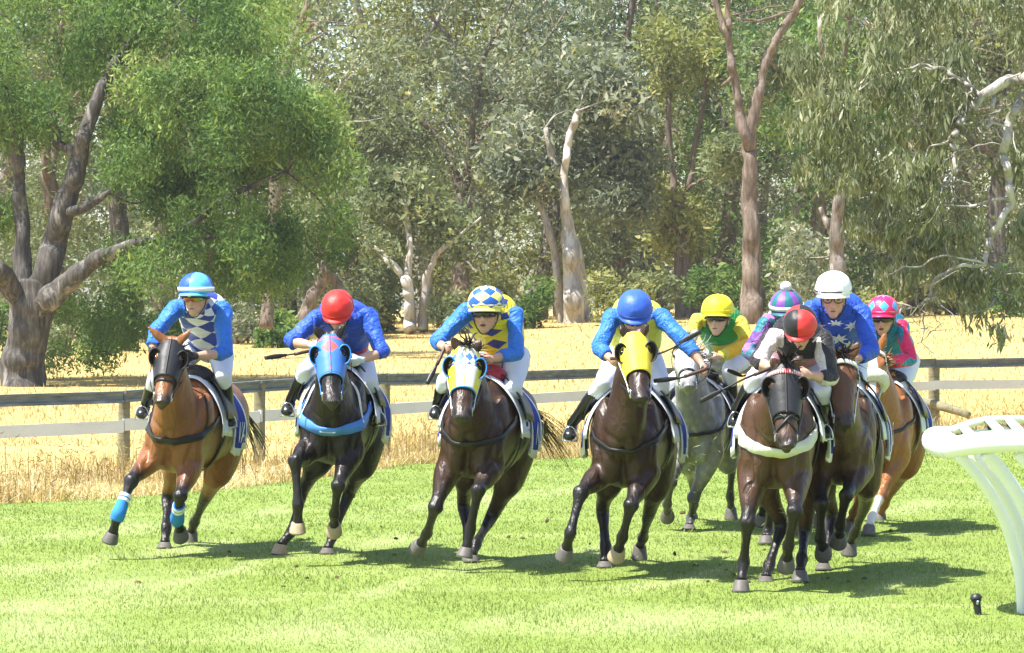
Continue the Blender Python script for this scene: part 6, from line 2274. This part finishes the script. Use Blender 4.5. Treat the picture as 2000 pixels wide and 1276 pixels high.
CFG[9] = dict(seed=9, D=31.8, chest=(1722, 852), rump=(1752, 836), lean=5, coat=(0.27, 0.105, 0.030), dark=(0.18, 0.07, 0.022), points=0.3, girth=1.0,
    label='chestnut racehorse with a white blaze and thick sheepskin noseband at the right of the field',
    poll=(1708, 674), muzzle=(1704, 774), ears=((1690, 640), (1732, 646)), eyes=((1686, 700), (1732, 702)), hfore=0.80, blaze=(0.035, 0.0, 1.0), tailmat=M_HAIR_CHEST, muzcol=(0.30, 0.24, 0.21), tail=(0.5, 0, -0.5), socks={1: (0.15, (0.62, 0.60, 0.56))}, forelock=False,
    fore=[[(1684, 962, NEAR), (1668, 1000, FAR), (1662, 1016, FAR)], [(1720, 968, NEAR), (1704, 1010, NEAR), (1698, 1028, NEAR)]],
    hind=[[(1672, 940, FAR), (1676, 985, FAR), (1672, 1004, FAR)], [(1752, 945, FAR), (1728, 985, FAR), (1720, 1004, FAR)]],
    jlabel='jockey in pink and teal silks with a pink cap on the chestnut horse, rightmost rider',
    head=(1725, 578, 655), tilt=2, turn=-6, sh=((1692, 634), (1760, 638)), el=((1686, 690), (1778, 702)), ha=((1700, 712), (1738, 708)), open=True,
    kn=(None, (1758, 764)), toe=(None, (1780, 846)), pelvis=(1752, 700),
    torso=silk('teal_silk', 'plain', [TEAL]), sleeve=silk('pink_silk_teal_diamonds', 'diamonds_on', [PINK, (0.02, 0.24, 0.42)], (3, 2.2)), cap=CAPS[9], cloth_text='US')

HS, JS = {}, {}
for k_ in CFG:
    HS[k_] = build_horse(CFG[k_])
    saddlery(HS[k_], CFG[k_])
    JS[k_] = build_jockey(HS[k_], CFG[k_])
    H = HS[k_]
    if k_ == 1:
        hood(H, M_HOOD_BLACK, M_HOOD_BLACK)
        bridle(H, M_LEATHER)
        breastplate(H, M_LEATHER, 0.06)
        for j in (0, 1):
            lg = H.legs[j]
            a, b = lg['P'][1], lg['P'][2]
            P = [a * 0.62 + b * 0.38, a * 0.35 + b * 0.65, a * 0.05 + b * 0.95, b + (lg['P'][3] - b) * 0.25]
            o = mesh_obj('leg_bandage', limb(P, [(0.048, 0.054), (0.049, 0.057), (0.058, 0.064), (0.052, 0.056)], tuple(H.f), 16, 16).mesh(), M_BANDAGE, H.root, wob=0.002, wobs=40)
            for q in (0.44, 0.56):
                c0 = a * (1 - q) + b * q
                d0 = (b - a).normalized() * 0.012
                mesh_obj('white_tape', limb([c0 - d0, c0 + d0], [(0.052, 0.058), (0.052, 0.058)], tuple(H.f), 6, 16).mesh(), M_WHITEL, o)
    elif k_ == 2:
        hood(H, M_HOOD_BR, M_CUP_BLUE, edge=M_COLLAR_BLUE)
        bridle(H, M_COLLAR_BLUE, noseband=False)
        bp = breastplate(H, M_COLLAR_BLUE, 0.085, -0.01, False)
        p, n_ = H.snap(H.L(0.2, 0, -0.015), 0.02)
        mesh_obj('white_badge', box(p, H.s * 0.06, H.u * 0.012, n_ * 0.004), M_WHITEL, bp, smooth=False)
        for sg in (-1, 1):
            H.strap('white_neck_strap', [H.L(-0.02, sg * 0.26, 0.06), H.L(-0.04, sg * 0.22, 0.2), H.L(-0.1, sg * 0.14, 0.4)], 0.022, M_WHITEL, off=0.012)
    elif k_ == 3:
        hood(H, M_HOOD_DIAM, M_CUP_BLUE, edge=M_CUP_BLUE)
        bridle(H, M_WHITEL, noseband=False)
        breastplate(H, M_LEATHER, 0.045, 0.0, False)
    elif k_ == 4:
        hood(H, M_HOOD_YEL, M_HOOD_BLACK)
        bridle(H, M_WHITEL, noseband=False)
        breastplate(H, M_LEATHER, 0.035, 0.02, False)
    elif k_ == 5:
        bridle(H, M_LEATHER, noseband=True, brow=M_LEATHER)
        breastplate(H, M_LEATHER, 0.03, 0.0, False)
    elif k_ == 6:
        bridle(H, M_LEATHER)
    elif k_ == 7:
        hood(H, M_HOOD_BLACK, M_HOOD_BLACK, t1=0.62)
        bridle(H, M_LEATHER, noseband=True, brow=M_BAND_RED, cross=True)
        breastplate(H, M_COLLAR_CREAM, 0.085, 0.0, False)
    elif k_ == 8:
        bridle(H, M_WHITEL, noseband=False, brow=M_WHITEL)
    elif k_ == 9:
        bridle(H, M_WHITEL, noseband=False, brow=M_WHITEL)
        g = H.HL / 0.6
        ring = [head_pt(H, 0.62, 0.095 * math.sin(t_), 0.075 - 0.11 * math.cos(t_)) for t_ in np.linspace(-2.5, 2.5, 17)]
        mesh_obj('sheepskin_noseband', limb(ring, [0.04] + [0.060] * 15 + [0.04], tuple(H.a), 50, 16).mesh(), M_FLEECE, H.root, wob=0.006, wobs=40)
        breastplate(H, M_LEATHER, 0.03, 0.05, False)
    reins(H, JS[k_], M_LEATHER, 0 if k_ == 4 else None)

if 8 in JS:
    tor = JS[8].torso
    for (ua, v, r) in [(92, 0.80, 0.052), (128, 0.62, 0.055), (60, 0.66, 0.055), (88, 0.46, 0.045), (108, 0.30, 0.045), (70, 0.34, 0.04)]:
        V, F = [tuple(tor.point(math.radians(ua), v, 0.016))], []
        for i in range(14):
            rr_ = r if i % 2 == 0 else r * 0.42
            t_ = math.pi * i / 7
            V.append(tuple(tor.point(math.radians(ua) - rr_ * math.sin(t_) / 0.16, v + rr_ * math.cos(t_) / 0.5, 0.015)))
        for i in range(14):
            F.append((0, 1 + i, 1 + (i + 1) % 14))
        o = mesh_obj('star', (np.array(V), F, np.zeros((15, 2))), M_PRINTW, JS[8].root, smooth=False)
        o.modifiers.new('thickness', 'SOLIDIFY').thickness = 0.003

# whips
if True:
    d = HS[2].D
    whip([(612, 684, d - 0.05), (585, 690, d - 0.1), (522, 699, d - 0.2)], 'short black whip held out level by the red-capped jockey')
    d = HS[3].D
    whip([(869, 678, d - 0.05), (858, 703, d - 0.1), (836, 746, d - 0.2)], 'black whip pointing down from the diamond-capped jockey\'s hand')
    d = HS[4].D
    whip([(1376, 722, d - 0.05), (1330, 738, d - 0.08), (1282, 744, d - 0.1)], 'thin black whip held sideways in the blue-capped jockey\'s outstretched hand')
    whip([(1200, 700, d - 0.1), (1290, 690, d - 0.25), (1364, 650, d - 0.3)], 'black whip slanting up in front of the grey horse')
    d = HS[7].D
    whip([(1512, 716, d - 0.08), (1450, 742, d - 0.15), (1372, 782, d - 0.2)], 'long black whip slanting down left from the red and black capped jockey')
    d = HS[6].D
    whip([(1490, 716, d - 0.05), (1450, 735, d - 0.1), (1424, 724, d - 0.2)], 'black whip held by the pompom-capped jockey')

    # blades of grass thrown up by the hooves
    rng = np.random.default_rng(5)
    n = 260
    px = np.concatenate([rng.normal(1360, 60, 90), rng.uniform(1080, 1750, 130), rng.normal(1470, 60, 40)])
    py = np.concatenate([rng.normal(930, 60, 90), rng.uniform(1010, 1110, 130), rng.normal(1060, 40, 40)])
    dp = np.concatenate([rng.uniform(30.5, 31.6, 90), rng.uniform(26, 31, 130), rng.uniform(25, 26, 40)])
    C = np.array([tuple(at(a, b, c_)) for a, b, c_ in zip(px, py, dp)])
    C = C[C[:, 2] > 0.02]
    V, Fq = leaf_cards(C, 0.05, 0.006, 0.0, rng)
    o = fast_mesh('flying_grass', V, Fq, M_BLADE, tint=np.repeat(rng.uniform(0.5, 1, len(C)), 4))
    tag(o, 'grass clippings thrown up by the horses\' hooves', 'grass')
    o['kind'] = 'stuff'

# clods of turf kicked loose, some in the air and some lying behind the runners
rng = np.random.default_rng(9)
cl = []
for k_ in range(46):
    dd = rng.uniform(25.5, 32)
    px_, pz_ = rng.uniform(260, 1760), abs(rng.normal(0, 0.22)) if k_ % 3 == 0 else 0.012
    x_ = (px_ - 1000) / F_PX * dd
    r_ = rng.uniform(0.012, 0.032)
    q_ = Matrix.Rotation(rng.uniform(0, 6), 3, 'Z') @ Matrix.Rotation(rng.uniform(0, 6), 3, 'X')
    cl.append(ellipsoid((x_, dd, pz_), q_ @ Vector((r_, 0, 0)), q_ @ Vector((0, r_ * 0.7, 0)), q_ @ Vector((0, 0, r_ * 0.5)), 7, 5))
o = mesh_obj('turf_clods', cl, simple('soil_clod', (0.11, 0.085, 0.04), 0.95, 0.1, 0.5, 60, 0.5), None, smooth=False, wob=0.006, wobs=40)
tag(o, 'small clods of turf kicked loose around the hooves', 'clods')
o['kind'] = 'stuff'

# ------------------------------------------------------------------ air
t = NT('haze_air')
t.n.remove(t.b)
pv = t.new('ShaderNodeVolumePrincipled')
pv.inputs['Color'].default_value = (0.93, 0.96, 1.0, 1)
pv.inputs['Density'].default_value = 0.00025
pv.inputs['Anisotropy'].default_value = 0.2
t.l.new(pv.outputs[0], t.out.inputs['Volume'])
hz = mesh_obj('haze', box((0, 120, 14), (260, 0, 0), (0, 180, 0), (0, 0, 17)), t.m, None, smooth=False)
hz['kind'] = 'stuff'
tag(hz, 'thin bright summer haze over the paddock and treeline', 'haze')
